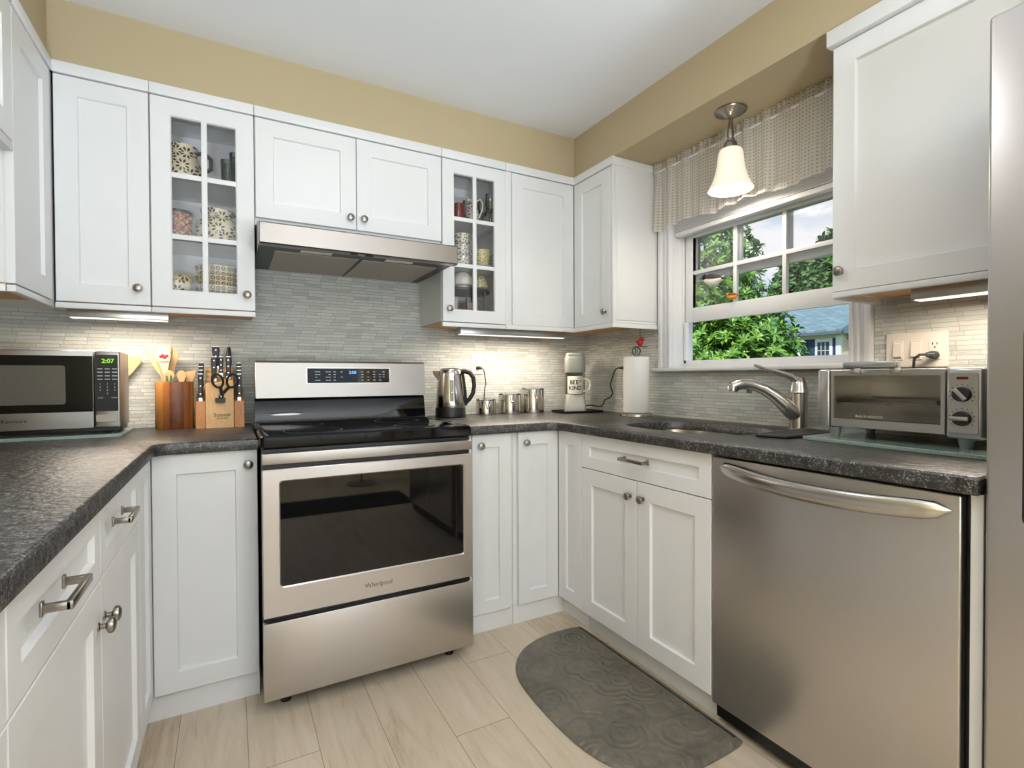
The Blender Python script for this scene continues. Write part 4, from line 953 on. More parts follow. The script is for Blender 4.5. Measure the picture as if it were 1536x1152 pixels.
m = MB(); m.tube([(1.250, 2.613, 1.173), (1.262, 2.612, 1.166), (1.268, 2.614, 1.145), (1.276, 2.618, 1.11), (1.281, 2.622, 1.085), (1.276, 2.627, 1.06), (1.275, 2.632, 1.02), (1.274, 2.634, .96), (1.268, 2.634, .918)], .0028, 8); m.build('cable', 'rubber', pc)
outlet('white outlet on the side tiles behind the paper towel', 'R', XW, 2.222, 1.185)

# ------------------------------------------------------------------ coffee maker, mug, tray
QX, QY, QA = 1.782, 2.452, -.56
m = MB(); m.M = T(QX+.012, QY-.004, K) @ rotz(QA*.2); m.prism(rrect(-.128, .128, -.092, .085, .016), 0, .003); m.rings([[(x, y, .003) for x, y in rrect(-.128, .128, -.092, .085, .016)], [(x, y, .013) for x, y in rrect(-.132, .132, -.096, .089, .018)], [(x, y, .013) for x, y in rrect(-.129, .129, -.093, .086, .016)], [(x, y, .006) for x, y in rrect(-.124, .124, -.088, .081, .014)]])
tag(m.build('serving_tray', 'black'), 'black rectangular tray under the sage coffee maker', 'tray')
cf = thing('coffee_maker', 'sage green single-serve coffee maker in the back corner', 'coffee maker', (QX, QY, K+.0065))
CM = T(QX, QY, K) @ rotz(QA); z0 = .0065
def cring(w_, d_, y, z, r_=.02): return [(a, b, z) for a, b in rrect(-w_/2, w_/2, y-d_/2, y+d_/2, r_)]
m = MB(); m.M = CM; m.rings([cring(.122, .150, 0, z0), cring(.124, .152, 0, z0+.02), cring(.122, .148, .002, z0+.034), cring(.108, .120, .002, .104), cring(.104, .116, .002, .107)]); m.build('base', 'sage', cf)
m = MB(); m.M = CM; m.box(-.050, .050, .022, .060, .106, .235, .006); m.build('column', 'sage', cf)
for sg in (-1, 1):
    m = MB(); m.M = CM; m.box(sg*.0555-.002, sg*.0555+.002, .0, .058, .108, .232, .001, 1); m.build('side_guard', 'smoke', cf)
m = MB(); m.M = CM; m.rings([cring(.112, .124, 0, .233, .03), cring(.118, .130, 0, .240, .03), cring(.118, .130, 0, .322, .03), cring(.110, .122, 0, .327, .03)]); m.build('brew_head', 'sage', cf)
m = MB(); m.M = CM; m.rings([cring(.104, .116, 0, .3275, .03), cring(.108, .120, 0, .333, .03), cring(.106, .118, 0, .344, .03), cring(.096, .108, 0, .348, .03)]); m.box(-.042, .034, -.0605, -.055, .334, .342); m.build('lid', 'sage', cf)
MX, MY = CM @ Vector((0, -.022, 0)), 0
mu = thing('coffee_mug', 'white mug reading BEE KIND standing in the coffee maker', 'mug', (MX.x, MX.y, K+.1075))
m = MB(); m.M = CM @ T(0, -.022, .1075); m.lathe([(.040, 0), (.044, .003), (.0455, .010), (.0455, .103), (.044, .105), (.042, .103), (.041, .010), (.001, .006)], (0, 0, 0), 36, (True, False)); m.build('mug_body', 'wchina', mu)
m = MB(); m.M = CM @ T(0, -.022, .1075); m.tube([(.044, -.012, .090), (.066, -.014, .090), (.082, -.015, .076), (.086, -.015, .054), (.081, -.015, .032), (.066, -.014, .018), (.044, -.012, .018)], .0058, 10); m.build('handle', 'wchina', mu)
def wrapped(mb, r_, fn):
    n0 = set(mb.bm.verts); fn(); 
    for v in [v for v in mb.bm.verts if v not in n0]:
        q = Mi @ v.co; a = q.x/r_; v.co = Mm @ Vector((r_*math.sin(a)-math.sin(a)*q.y*0, -r_*math.cos(a)+q.y, q.z))
Mm = CM @ T(0, -.022, .1075); Mi = Mm.inverted()
m = MB(); m.M = Mm @ T(-.010, 0, .069); wrapped(m, .0458, lambda: text(m, 'BEE', .034, bold=.0008)); m.M = Mm @ T(-.002, 0, .036); wrapped(m, .0458, lambda: text(m, 'KIND', .034, bold=.0008)); m.build('lettering', 'ink', mu)
m = MB(); m.M = Mm @ rotz(.55) @ T(.004, -.0456, .074); m.sphere((0, 0, 0), .005, 10, 6, sy=.15, sz=1.3); m.sphere((.005, 0, .006), .004, 8, 6, sy=.12); m.build('bee_print', plain('gold_print', rgb(176, 132, 50), .5), mu)
pc = thing('power_cord', 'black cord running from the coffee maker to the side outlet', 'cord', (1.98, 2.25, 1.18))
cpts = [(1.832, 2.437, K+.024), (1.845, 2.430, .950), (1.860, 2.410, .955), (1.871, 2.373, .952), (1.882, 2.340, .951), (1.893, 2.326, .965), (1.904, 2.328, .987), (1.915, 2.296, 1.003), (1.925, 2.283, 1.031), (1.936, 2.315, 1.07), (1.947, 2.313, 1.113), (1.958, 2.301, 1.158), (1.966, 2.289, 1.172), (1.974, 2.270, 1.175)]
sm = []
P4 = [cpts[0]]+cpts+[cpts[-1]]
for i in range(1, len(P4)-2):
    for k in range(5):
        t = k/5; a, b, c_, d_ = [Vector(P4[i+j]) for j in (-1, 0, 1, 2)]
        sm.append(.5*((2*b)+(c_-a)*t+(2*a-5*b+4*c_-d_)*t*t+(3*b-a-3*c_+d_)*t**3))
m = MB(); m.tube(sm+[Vector(cpts[-1])], .0038, 8); m.build('cable', 'rubber', pc)
m = MB(); m.tube([(1.970, 2.280, 1.174), (1.978, 2.256, 1.174), (1.984, 2.232, 1.170), (1.9905, 2.224, 1.166)], [.005, .009, .011, .011], 12); m.build('plug', 'black', pc)

# ------------------------------------------------------------------ paper towel
TX, TY = 1.878, 2.036
p = thing('paper_towel_holder', 'brushed nickel upright holder with a black ring finial carrying paper towel', 'holder', (TX, TY, K))
m = MB(); m.lathe([(.083, 0), (.086, .003), (.085, .012), (.078, .017), (.020, .019), (.006, .02), (.001, .02)], (TX, TY, K), 40); m.build('base', 'nickel_l', p)
m = MB(); m.cyl((TX, TY, K+.019), (TX, TY, K+.322), .006, n=12); m.build('rod', 'nickel', p)
q = Vector((.875, -.484, 0))
m = MB(); m.tube([Vector((TX, TY, K+.343))+q*.021*math.cos(a)+Vector((0, 0, .021*math.sin(a))) for a in [2*PI*i/24 for i in range(24)]], .0028, 8, closed=True)
m.tube([Vector((TX, TY, K+.330))+q*-.004, Vector((TX, TY, K+.358))+q*-.004], .002, 6); m.tube([Vector((TX, TY, K+.335))+q*.006, Vector((TX, TY, K+.353))+q*.004], .002, 6); m.build('ring_finial', 'black', p)
m = MB(); m.lathe([(.018, .0205), (.066, .0205), (.067, .024), (.067, .309), (.066, .312), (.020, .312), (.018, .309)], (TX, TY, K), 48, (False, False)); o = m.build('paper_towel_roll', 'paper'); tag(o, 'full white paper towel roll standing on the worktop holder', 'paper towel')
o.data.update()
hg = thing('hanging_ornament', 'small red cardinal ornament hung from the cabinet underside above the paper towel', 'ornament', (1.925, 2.06, 1.3905))
m = MB(); m.cyl((1.925, 2.058, 1.322), (1.925, 2.058, 1.3905), .0012, n=6); m.build('cord', 'rubber', hg)
m = MB(); B0 = Vector((1.925, 2.058, 1.305)); m.sphere(B0, .016, 14, 10, 1.0, 1.0, 1.15); m.tube([B0+Vector((0, 0, .01)), B0+q*.010+Vector((0, 0, .020)), B0+q*.016+Vector((0, 0, .032))], [.011, .007, .001], 10); m.tube([B0+q*.006+Vector((0, 0, .004)), B0+q*.026+Vector((0, 0, .018))], [.009, .001], 8); m.tube([B0-q*.008, B0-q*.024+Vector((0, 0, .006))], [.008, .002], 8); m.build('cardinal', 'redp', hg)
m = MB(); m.tube([B0-q*.034+Vector((0, 0, -.028)), B0+Vector((0, 0, -.019)), B0+q*.036+Vector((0, 0, -.026))], [.001, .003, .001], 8)
for s_ in (-.026, -.016, .016, .027):
    a = B0+q*s_+Vector((0, 0, -.024)); m.tube([a, a+q*.008*(1 if s_ > 0 else -1)+Vector((0, 0, .004)), a+q*.016*(1 if s_ > 0 else -1)+Vector((0, 0, .004))], [.001, .004, .0005], 6, flat=.4)
m.build('leafy_twig', plain('dark_red_leaf', rgb(92, 48, 42), .6), hg)

# ------------------------------------------------------------------ toaster oven on a glass board
board('pebbled green glass board lying under the toaster oven', [(1.610, .515), (1.955, .515), (1.955, .995), (1.945, 1.003), (1.650, 1.003), (1.640, .99)])
TF = 1.700; zb = K+.0115
t_ = thing('toaster_oven', 'silver toaster oven with two dials beside the refrigerator', 'toaster oven', (1.82, .77, zb))
for x in (1.715, 1.93):
    for y in (.935, .600):
        m = MB(); m.lathe([(.012, 0), (.013, .004), (.019, .033), (.001, .033)], (x, y, zb), 20); m.build('foot', 'grey', t_)
m = MB(); Y0, Y1, ZL, ZH = .560, .978, .9585, 1.143
m.box(TF+.012, 1.960, .640, Y1, ZH-.008, ZH, .003); m.box(TF+.012, 1.960, .640, Y1, ZL, ZL+.008, .003); m.box(TF+.012, 1.960, Y1-.034, Y1, ZL+.008, ZH-.008); m.box(1.950, 1.960, .640, Y1-.034, ZL+.008, ZH-.008); m.box(TF+.012, 1.950, .640, .650, ZL+.008, ZH-.008)
m.build('case', 'lgrey', t_)
m = MB(); m.box(TF-.004, TF+.0115, .9440, .982, ZL-.002, ZH, .008, 3); m.build('side_pillar', 'lgrey', t_)
m = MB(); m.box(TF-.006, TF+.05, Y0-.004, .6375, ZL-.006, ZH+.001, .010, 3); m.box(TF+.05, 1.96, Y0, .6385, ZL, ZH, .004); cpn = m.build('control_panel', 'lgrey', t_)
m = MB(); m.M = FM['R'](TF-.0065); m.prism_y(rrect(-.630, -.5675, ZL+.010, ZH-.014, .006), -.0012, .001, .0006); m.build('dial_plate', 'lgrey', cpn)
m = MB(); m.M = FM['R'](TF-.0078); m.prism_y(rrect(-.6135, -.588, 1.1115, 1.1185, .003), -.002, .0005, .0006); m.build('indicator_light', plain('red_lens', rgb(120, 44, 40), .2, var=0), cpn)
for z, ar in ((1.072, -.7), (1.008, -1.57)):
    m = MB(); m.cyl((TF-.007, .601, z), (TF-.020, .601, z), .0205, .0185, 28); kn_ = m.build('dial', 'darkgrey', cpn)
    m = MB(); m.M = T(TF-.020, .601, z) @ Matrix.Rotation(ar, 4, 'X'); m.box(-.006, .0, -.0055, .0055, -.018, .018, .0015); m.build('grip', 'lgrey', kn_)
    m = MB()
    for i in range(11):
        a = -2.2+4.4*i/10; m.M = T(TF-.0082, .601-.0265*math.sin(a), z+.0265*math.cos(a)); m.box(0, .0006, -.0012, .0012, -.0012, .0012)
    m.build('dial_marks', 'ink', cpn)
m = MB(); m.M = FM['R'](TF); yl, yr = -.9425, -.6405
R = [rect(yl, yr, ZL+.002, ZH-.002, .010), rect(yl, yr, ZL+.002, ZH-.002, .002), rect(yl, yr, ZL+.002, ZH-.002, 0, .0015)]
w0 = lambda y: [(yl+.010, y, ZL+.028), (yr-.010, y, ZL+.028), (yr-.010, y, ZH-.020), (yl+.010, y, ZH-.020)]
m.rings(R+[w0(0), w0(.010), R[0]], False, False); dr = m.build('door', 'lgrey', t_)
m = MB(); m.M = FM['R'](TF); m.box(yl+.009, yr-.009, .004, .007, ZL+.027, ZH-.019); m.build('door_glass', 'glass', dr)
m = MB(); m.M = FM['R'](TF); m.box(-.878, -.732, -.056, -.030, ZH+.002, ZH+.022, .005); m.box(-.866, -.852, -.036, .0, ZH-.014, ZH+.004, .002); m.box(-.758, -.744, -.036, .0, ZH-.014, ZH+.004, .002); m.build('handle', 'lgrey', dr)
m = MB(); m.M = FM['R'](TF) @ T(-.830, .0033, .9965); text(m, 'BLACK+DECKER', .0105); m.build('lettering', 'plate', dr)
boxes((TF+.03, 1.948, .652, .942, .968, .9705)).build('crumb_tray', 'darkgrey', t_)
m = MB()
for i in range(16): x = TF+.035+.2*i/15; m.cyl((x, .655, 1.037), (x, .940, 1.037), .0014, n=6)
for y in (.660, .80, .936): m.cyl((TF+.03, y, 1.0355), (1.94, y, 1.0355), .0022, n=6)
m.build('wire_rack', 'chrome', t_)
m = MB(); m.rings([[(x, y, z) for x, y in rrect(TF+.045+i, 1.925-i, .672+i, .915-i, .012)] for i, z in ((.004, 1.0385), (0, 1.052), (.003, 1.052), (.007, 1.041))]); tag(m.build('baking_pan', 'lgrey'), 'shallow metal pan on the rack inside the toaster oven', 'pan')

# switch plate with plugged cord
sp = thing('switch_plate', 'wide white plate with two switches and an outlet above the toaster oven', 'switch plate', (XW, .831, 1.207))
m = MB(); m.M = FM['R'](XW); m.prism_y(rrect(-.919, -.743, 1.149, 1.265, .005), -.007, -.0005, .002); m.build('cover_plate', 'plate', sp)
for a in (.882, .830):
    m = MB(); m.M = FM['R'](XW); m.prism_y(rrect(-a-.0165, -a+.0165, 1.174, 1.240, .003), -.0095, -.0065, .001); q_ = m.build('dimmer_switch', 'plate', sp)
    m = MB(); m.M = FM['R'](XW); m.prism_x([(-.0165, 1.186), (-.0095, 1.180), (-.0095, 1.232), (-.0125, 1.230)], -a-.012, -a+.012); m.build('paddle', 'plate', q_)
    m = MB(); m.M = FM['R'](XW); m.box(-a-.010, -a+.010, -.0135, -.0095, 1.2085, 1.2105); m.build('slider_slot', 'etch', q_)
m = MB(); m.M = FM['R'](XW); m.prism_y(rrect(-.7945, -.7615, 1.174, 1.240, .003), -.0095, -.0065, .001); q_ = m.build('socket', 'plate', sp)
m = MB(); m.M = FM['R'](XW); m.box(-.7855, -.7830, -.010, -.0094, 1.222, 1.230); m.box(-.7730, -.7705, -.010, -.0094, 1.222, 1.229); m.cyl((-.778, -.010, 1.214), (-.778, -.0094, 1.214), .0026, n=10); m.build('slots', 'ink', q_)
pc = thing('power_cord', 'grey plug and cord from the toaster oven in the wide wall plate', 'cord', (1.97, .79, 1.19))
m = MB(); m.tube([(1.9895, .776, 1.188), (1.972, .779, 1.189), (1.962, .790, 1.190)], [.013, .012, .007], 12); m.build('plug', 'darkgrey', pc)
m = MB(); m.tube([(1.963, .788, 1.190), (1.958, .806, 1.190), (1.962, .822, 1.178), (1.972, .828, 1.155), (1.978, .830, 1.09), (1.978, .83, .99)], .0042, 8); m.build('cable', 'darkgrey', pc)

# black drying mat by the faucet and floor mat
m = MB(); pl = [(1.577, 1.124), (1.606, 1.030), (1.850, 1.022), (1.884, 1.140), (1.874, 1.158), (1.70, 1.148)]
m.prism(pl, K, K+.009, .003); tag(m.build('drying_mat', plain('ribbed_black_silicone', rgb(30, 30, 32), .5)), 'black silicone drying mat between faucet and toaster oven', 'mat')
ctl = [(1.372, 1.020), (1.372, 1.830), (1.345, 1.842), (1.27, 1.852), (1.189, 1.852), (1.105, 1.832), (1.03, 1.792), (.965, 1.728), (.925, 1.645), (.910, 1.56), (.905, 1.44), (.905, 1.33), (.915, 1.215), (.948, 1.120), (1.01, 1.046), (1.09, 1.008), (1.18, .998), (1.29, 1.000), (1.352, 1.004)]
for _k in range(2): ctl = [q for i in range(len(ctl)) for q in ((ctl[i-1][0]*.25+ctl[i][0]*.75, ctl[i-1][1]*.25+ctl[i][1]*.75), (ctl[i][0]*.75+ctl[(i+1) % len(ctl)][0]*.25, ctl[i][1]*.75+ctl[(i+1) % len(ctl)][1]*.25))]
fm = MB(); fm.rings([[(x, y, z) for x, y in offset(ctl, i)] for i, z in ((0, .001), (.001, .005), (.012, .012), (.022, .014))]); tag(fm.build('kitchen_mat', 'mat'), 'olive cushioned half-round mat on the floor before the sink', 'mat')

m = MB(); m.prism(rrect(.30, 1.45, -1.25, -.72, .02), .0005, .010, .003); tag(m.build('entry_rug', plain('charcoal_pile', rgb(34, 34, 36), .95, var=.2, vs=80)), 'charcoal rectangular rug on the floor behind the camera', 'rug')

# ------------------------------------------------------------------ things behind the glazed doors
def pot(name, label, cat, c, prof, mat, handle=None, hm='black', group=None, n=32, caps=(True, False), spout=None):
    o = thing(name, label, cat, c, group); m = MB(); m.lathe(prof, c, n, caps); m.build(name.split('_')[-1]+'_body', mat, o)
    if handle: m = MB(); m.tube([(c[0]+a, c[1]-.012, c[2]+b) for a, b in handle[0]], handle[1], 10); m.build('handle', hm, o)
    if spout: m = MB(); m.tube([(c[0]+a, c[1]-.008, c[2]+b) for a, b in spout[0]], spout[1], 10); m.build('spout', mat, o)
    return o
s1, s2, s0 = 1.9095, 1.6755, 1.4155
pot('ceramic_pitcher', 'cream pitcher with black leaf pattern on the top left shelf', 'pitcher', (-.160, 2.45, s1), [(.046, 0), (.064, .016), (.069, .05), (.062, .088), (.052, .108), (.056, .142), (.052, .142), (.048, .108), (.060, .05), (.001, .01)], 'petal', ([(.050, .122), (.078, .132), (.100, .110), (.100, .070), (.066, .045)], .008))
for k, (x, y) in enumerate(((.002, 2.53), (.035, 2.44), (.052, 2.53))):
    pot('green_tumbler', ['tall green-tinted tumbler beside the top-shelf pitcher', 'green-tinted tumbler at the right front of the top shelf', 'green-tinted tumbler at the back right of the top shelf'][k], 'glass', (x, y, s1), [(.022, 0), (.024, .004), (.030, .150), (.028, .150), (.022, .010), (.001, .008)], 'greenglass', group='green tumblers on the top shelf')
tn = thing('woven_canister', 'red lattice-patterned canister on the middle shelf left of the stove', 'canister', (-.178, 2.45, s2))
def m_lattice():
    mm, t, b = nodes('red_lattice'); c = t.nodes.new('ShaderNodeTexCoord'); s = t.nodes.new('ShaderNodeSeparateXYZ'); t.links.new(c.outputs['Object'], s.inputs[0])
    a = mth(t, 'FRACT', mth(t, 'MULTIPLY', mth(t, 'ADD', s.outputs[0], s.outputs[2]), 34)); d_ = mth(t, 'FRACT', mth(t, 'MULTIPLY', mth(t, 'SUBTRACT', s.outputs[0], s.outputs[2]), 34))
    k = mth(t, 'MAXIMUM', mth(t, 'LESS_THAN', a, .14), mth(t, 'LESS_THAN', d_, .14)); f = noise(t, objv(t), 120, 2)
    t.links.new(mixc(t, k, mixc(t, ramp(t, f, [(.45, (0, 0, 0, 1)), (.55, (1, 1, 1, 1))]), rgb(158, 62, 46), rgb(206, 160, 120)), rgb(40, 28, 24)), b.inputs['Base Color']); return mm
M['lattice'] = m_lattice()
m = MB(); m.lathe([(.046, 0), (.048, .003), (.050, .105), (.001, .105)], (-.178, 2.45, s2), 32); m.build('canister_body', 'lattice', tn)
m = MB(); m.lathe([(.051, .1055), (.052, .116), (.046, .119), (.001, .120)], (-.178, 2.45, s2), 32); m.build('lid', 'black', tn)
pot('ceramic_jug', 'round cream jug with black leaves on the middle shelf', 'jug', (-.040, 2.455, s2), [(.054, 0), (.074, .018), (.083, .055), (.074, .090), (.056, .106), (.054, .112), (.062, .138), (.058, .138), (.050, .110), (.074, .05), (.001, .01)], 'petal', ([(.056, .124), (.082, .128), (.104, .104), (.102, .065), (.078, .045)], .0075))
for k in range(3):
    pot('ceramic_bowl', ['bottom bowl of the ring-patterned stack in the glazed cabinet', 'middle bowl of the ring-patterned stack in the glazed cabinet', 'top bowl of the ring-patterned stack in the glazed cabinet'][k], 'bowl', (-.040, 2.46, s0+.034+.040*k), [(.042, 0), (.062, .010), (.078, .036), (.083, .052), (.080, .052), (.074, .038), (.058, .0395), (.040, .0382), (.001, .0382)], 'rings', group='stack of ring-patterned bowls')
for k in range(2): pot('ceramic_plate', ['lower dinner plate under the ring-patterned bowls', 'upper dinner plate under the ring-patterned bowls'][k], 'plate', (-.040, 2.46, s0+.0165*k), [(.050, 0), (.054, .003), (.088, .013), (.087, .0162), (.052, .0162), (.001, .0162)], 'cream', group='plates under the bowls')
pot('ceramic_bowl', 'deep leaf-patterned bowl left of the stacked bowls', 'bowl', (-.182, 2.44, s0), [(.030, 0), (.044, .02), (.050, .070), (.048, .098), (.045, .098), (.047, .070), (.040, .02), (.001, .01)], 'petal')
pot('leaf_saucer', 'cream lid-like dish with black rim set on the leaf-patterned bowl', 'dish', (-.182, 2.44, s0+.0985), [(.052, 0), (.054, .004), (.050, .012), (.030, .024), (.001, .028)], 'petal', caps=(True, False))
# right-hand glazed cabinet
s1, s2 = 1.9135, 1.6865
pot('jar_candle', 'dark red jar candle on the top shelf of the right glazed cabinet', 'candle', (1.040, 2.44, s1), [(.028, 0), (.031, .004), (.031, .098), (.028, .102), (.001, .102)], 'red')
pot('milk_pitcher', 'small white flowered pitcher beside the red candle', 'pitcher', (1.112, 2.43, s1), [(.026, 0), (.034, .03), (.032, .07), (.022, .105), (.026, .135), (.023, .135), (.019, .105), (.029, .05), (.001, .01)], 'floral', ([(.022, .126), (.040, .138), (.056, .118), (.050, .080), (.030, .035)], .0045), 'wchina', spout=([(-.018, .120), (-.040, .142)], [.012, .003]))
for k, (x, y) in enumerate(((1.203, 2.49), (1.203, 2.40), (1.140, 2.55))):
    pot('glass_goblet', ['cut-glass goblet behind the white pitcher handle', 'cut-glass goblet at the right front of the top shelf', 'cut-glass goblet at the back of the right top shelf'][k], 'goblet', (x, y, s1), [(.027, 0), (.027, .003), (.006, .010), (.006, .065), (.022, .085), (.029, .12), (.027, .165), (.025, .165), (.027, .12), (.020, .088), (.001, .075)], 'clear', group='cut-glass goblets', n=20)
for k in range(3):
    pot('china_cup', ['lowest of the three stacked flowered cups', 'middle of the three stacked flowered cups', 'topmost of the three stacked flowered cups'][k], 'cup', (1.052, 2.42, s2+.056*k), [(.026, 0), (.038, .012), (.044, .050), (.046, .0555), (.043, .0555), (.040, .048), (.030, .0556), (.001, .0556)], 'floral', ([(.043, .045), (.060, .044), (.064, .028), (.054, .014), (.038, .014)], .004), 'wchina', 'stack of flowered cups')
pot('saucer', 'pale saucer under the yellow teacup', 'saucer', (1.158, 2.42, s2), [(.030, 0), (.040, .004), (.062, .014), (.060, .017), (.038, .008), (.001, .007)], 'wchina')
pot('teacup', 'yellow flowered teacup on a saucer in the right glazed cabinet', 'cup', (1.158, 2.42, s2+.0085), [(.026, 0), (.036, .010), (.046, .060), (.050, .088), (.047, .088), (.043, .060), (.033, .012), (.001, .008)], 'ychina', ([(.045, .070), (.066, .074), (.072, .054), (.060, .032), (.040, .028)], .0045), 'ychina')
ck = thing('display_stand', 'dark oval shelf on slim steel legs in the right glazed cabinet', 'stand', (1.09, 2.46, s0))
m = MB(); m.lathe([(.128, .148), (.132, .152), (.132, .160), (.128, .164), (.001, .164)], (1.090, 2.475, s0), 44, (True, True), 1, .85); m.build('shelf_plate', 'darkgrey', ck)
for x, y in ((1.058, 2.388), (1.162, 2.388), (1.02, 2.55), (1.16, 2.55)):
    m = MB(); m.cyl((x, y, s0), (x, y, s0+.149), .0045, n=10); m.build('leg', 'chrome', ck)
for k, (x, y, rr_) in enumerate(((1.060, 2.435, .056), (1.168, 2.462, .044))):
    o = pot('butter_dish', ['domed cream dish with a knob on the display stand', 'smaller domed dish at the right of the display stand'][k], 'dish', (x, y, s0+.1645), [(rr_*.62, 0), (rr_*.66, .010), (rr_, .018), (rr_*1.02, .030), (rr_*.92, .056), (rr_*.6, .078), (.012, .088), (.001, .088)], 'wchina' if k == 0 else 'ychina', group='domed dishes on the stand')
    m = MB(); m.sphere((x, y, s0+.1645+.096), .009, 12, 8); m.build('knob', 'wchina', o)
for k, (x, w_, hh) in enumerate(((1.004, .050, .118), (1.112, .072, .100))):
    m = MB(); m.box(x-w_/2, x+w_/2, 2.43+.01*k, 2.51, s0, s0+hh, .002); tag(m.build('tea_box', plain('pale_carton', rgb(206, 196, 178) if k == 0 else rgb(170, 146, 128), .6, var=.12, vs=60)), ['tall pale carton at the left under the display stand', 'low tan carton under the middle of the display stand'][k], 'box', 'cartons under the stand')

# ------------------------------------------------------------------ bird ornaments on the window
bo = thing('bird_ornament', 'black-capped chickadee ornament fixed on the left of the lower sash', 'ornament', (XW+.072, 1.73, 1.59))
def bird(o, y, z, x, s_, mats, flip=1):
    q = lambda a, b: (x, y-a*s_*flip, z+b*s_)
    m = MB(); m.tube([q(-.30, .06), q(-.18, .02), q(0, -.04), q(.22, -.06), q(.42, .02), q(.52, .08)], [.04*s_, .10*s_, .15*s_, .14*s_, .07*s_, .01*s_], 12, flat=1, upv=(0, 0, 1)); m.build('breast', mats[0], o)
    m = MB(); m.tube([q(-.34, .16), q(-.26, .16), q(-.16, .14)], [.07*s_, .11*s_, .08*s_], 12); m.build('head', mats[1], o)
    m = MB(); m.tube([q(-.24, .15), q(-.02, .13), q(.25, .07), q(.62, -.02)], [.06*s_, .15*s_, .12*s_, .01*s_], 10, flat=.8, upv=(0, 0, 1)); m.build('wing', mats[2], o)
    m = MB(); m.tube([q(-.40, .14), q(-.50, .12)], [.022*s_, .004*s_], 8); m.build('beak', 'black', o)
    m = MB(); m.tube([q(-.30, .09), q(-.18, .06)], [.055*s_, .03*s_], 8); m.build('cheek', 'wchina', o)
bird(bo, 1.720, 1.592, XW+.072, .145, ('wchina', 'black', plain('dark_grey_feather', rgb(66, 62, 62), .6)))
oo = thing('bird_ornament', 'small orange bird ornament by the left muntin of the lower sash', 'ornament', (XW+.074, 1.595, 1.50))
bird(oo, 1.606, 1.500, XW+.074, .075, ('orange', 'orange', plain('brown_feather', rgb(120, 84, 40), .6)))

# ------------------------------------------------------------------ outside
bs = boxes((2.3, 45, -25, 45, -.62, -.6)); struct('ground', bs, 'lawn')
rnd = random.Random(3)
def leaves(m, c, rad, n_wh, per, L_, wd, spread=.75, inner=.72):
    for i in range(n_wh):
        u = rnd.uniform(-1, 1); a = rnd.uniform(0, 2*PI); s_ = math.sqrt(1-u*u); d = Vector((s_*math.cos(a), s_*math.sin(a), u))
        k = rnd.uniform(inner, 1.03); p = Vector(c)+Vector((d.x*rad[0], d.y*rad[1], d.z*rad[2]))*k
        ax = (d+Vector((rnd.uniform(-.5, .5), rnd.uniform(-.5, .5), rnd.uniform(0, .7)))).normalized()
        t1 = ax.orthogonal().normalized(); t2 = ax.cross(t1); a0 = rnd.uniform(0, PI)
        for j in range(per):
            b = a0+2*PI*j/per+rnd.uniform(-.2, .2); o_ = (t1*math.cos(b)+t2*math.sin(b)); dr = (o_*spread+ax*rnd.uniform(.1, .6)).normalized(); sd = dr.cross(ax).normalized(); nn = sd.cross(dr)
            l_ = L_*rnd.uniform(.7, 1.15); w_ = wd*l_/L_
            q = [p, p+dr*l_*.35+sd*w_*.8+nn*w_*.25, p+dr*l_*.7+sd*w_*.7+nn*w_*.1, p+dr*l_-nn*l_*.12, p+dr*l_*.7-sd*w_*.7+nn*w_*.1, p+dr*l_*.35-sd*w_*.8+nn*w_*.25, p+dr*l_*.4, p+dr*l_*.72]
            V = [m.bm.verts.new(x) for x in q]
            for f in ((0, 1, 6), (1, 2, 7, 6), (2, 3, 7), (3, 4, 7), (4, 5, 6, 7), (5, 0, 6)): m.bm.faces.new([V[z] for z in f])
def shrub(label, blobs, L_, wd, per, mat, stem, name='leafy_shrub', cat='shrub', core=None):
    o = thing(name, label, cat, stem[0])
    m = MB()
    for c, rad, nw in blobs: leaves(m, c, rad, nw, per, L_, wd)
    d = wloc(o); bmesh.ops.translate(m.bm, verts=m.bm.verts, vec=-d)
    me = bpy.data.meshes.new('foliage'); m.bm.to_mesh(me); m.bm.free(); me.materials.append(M[mat]); f = bpy.data.objects.new('foliage', me); COL.objects.link(f); f.parent = o
    m = MB(); s0_ = Vector(stem[0])
    for c, rad, nw in blobs:
        for k in range(5):
            e_ = Vector(c)+Vector((rnd.uniform(-.6, .6)*rad[0], rnd.uniform(-.6, .6)*rad[1], rnd.uniform(-.2, .6)*rad[2])); m.tube([s0_, (s0_+e_)/2+Vector((0, 0, .1)), e_], [stem[1], stem[1]*.6, stem[1]*.25], 7)
    m.build('stems', 'bark', o)
    return o
shrub('tall broad-leaved shrub close outside the sink window', [((4.60, 4.15, 1.75), (.90, .85, 1.45), 2100), ((4.35, 3.34, .92), (.72, .66, 1.02), 1700)], .092, .017, 7, 'leaf', ((4.45, 3.6, -.6), .05))
trees = [((30, 22.8, 3.0), (2.4, 1.6, 4.2), 'bushy evergreen standing behind the shrub, left of the roof'), ((31.5, 19.4, 3.6), (2.4, 1.6, 5.0), 'dark leafy tree behind the neighbouring roof, middle of the window'), ((30, 16.2, 4.0), (2.4, 1.7, 5.2), 'tall dark leafy tree behind the neighbouring roof, right of the window')]
for c, rad, lab in trees: shrub(lab, [(c, rad, 3600)], .50, .12, 5, 'tleaf', ((c[0], c[1], -.6), .25), 'garden_tree', 'tree')

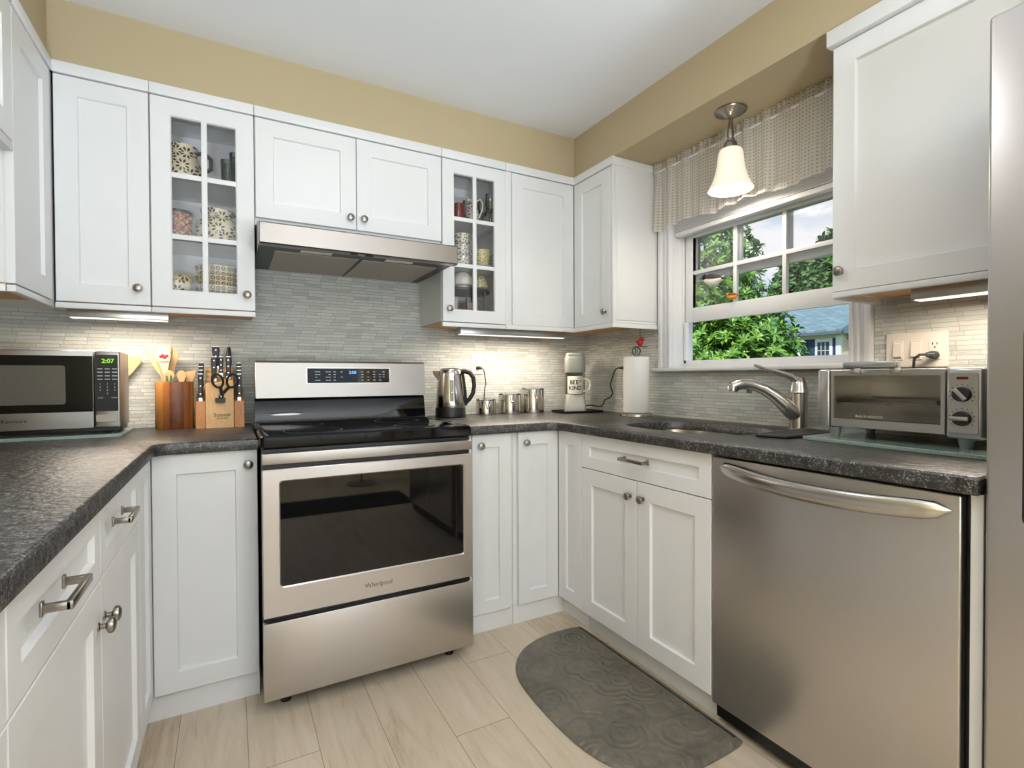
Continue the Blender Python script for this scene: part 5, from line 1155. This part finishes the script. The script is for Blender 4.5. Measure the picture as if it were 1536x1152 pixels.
# neighbouring house: long front facing this window
hs = thing('neighbour_house', 'pale house with blue-grey shingle roof and navy shutters across the garden', 'house', (21, 14, -.6))
HX, HY, EZ = 18.0, 9.75, 2.62
boxes((HX+.35, HX+7, HY+.1, HY+14, -.6, EZ)).build('front_wall', 'siding', hs)
m = MB(); m.rings([[(HX, HY-.15, EZ-.05), (HX, HY-.15, EZ+.1), (HX+3.7, HY-.15, EZ+1.55), (HX+7.4, HY-.15, EZ+.1), (HX+7.4, HY-.15, EZ-.05)], [(HX, HY+14.2, EZ-.05), (HX, HY+14.2, EZ+.1), (HX+3.7, HY+14.2, EZ+1.55), (HX+7.4, HY+14.2, EZ+.1), (HX+7.4, HY+14.2, EZ-.05)]]); m.build('roof', 'roof', hs)
m = MB(); m.box(HX-.05, HX+.04, HY-.15, HY+14.2, EZ-.07, EZ+.03); m.build('eave_shade_strip', plain('eave_shade_grey', rgb(96, 112, 122), .5), hs)  # eave edge coloured dark in place of the shade beneath it
boxes((HX+1.0, HX+7, HY-3.6, HY+.1, -.6, EZ-.15)).build('side_wing', 'siding', hs)
m = MB(); m.rings([[(HX+.7, HY-3.8, EZ-.2), (HX+3.8, HY-3.8, EZ+1.0), (HX+7, HY-3.8, EZ-.2)], [(HX+.7, HY+.08, EZ-.2), (HX+3.8, HY+.08, EZ+1.0), (HX+7, HY+.08, EZ-.2)]]); m.build('wing_roof', plain('dark_shingle', rgb(84, 84, 88), .9, var=.2), hs)
boxes((HX+.28, HX+.36, HY+.05, HY+.22, -.6, EZ-.1)).build('corner_board', 'trimw', hs)
for y in (10.385, 11.515):
    m = MB(); m.box(HX+.28, HX+.36, y-.30, y+.30, .9, 2.44, .01); wv = m.build('house_window', 'trimw', hs)
    m = MB(); m.box(HX+.27, HX+.285, y-.20, y+.20, 1.0, 1.66); m.box(HX+.27, HX+.285, y-.20, y+.20, 1.72, 2.32); m.build('dark_panes', plain('dark_house_pane', rgb(52, 66, 84), .15, var=.1), wv)
    m = MB(); [m.box(HX+.262, HX+.272, y+a-.012, y+a+.012, 1.72, 2.32) for a in (-.07, .07)]; m.box(HX+.262, HX+.272, y-.20, y+.20, 2.01, 2.03); m.build('muntins', 'trimw', wv)
    for s_ in (-1, 1): m = MB(); m.box(HX+.30, HX+.35, y+s_*.437-.12, y+s_*.437+.12, .9, 2.44, .01); m.build('shutter', 'shutter', hs)
for y, hh in ((12.6, .55), (11.3, .45)):
    m = MB(); m.cyl((HX+3.6, y, EZ+1.3), (HX+3.6, y, EZ+1.55+hh), .13, n=14); m.build('vent_pipe', 'trimw', hs)
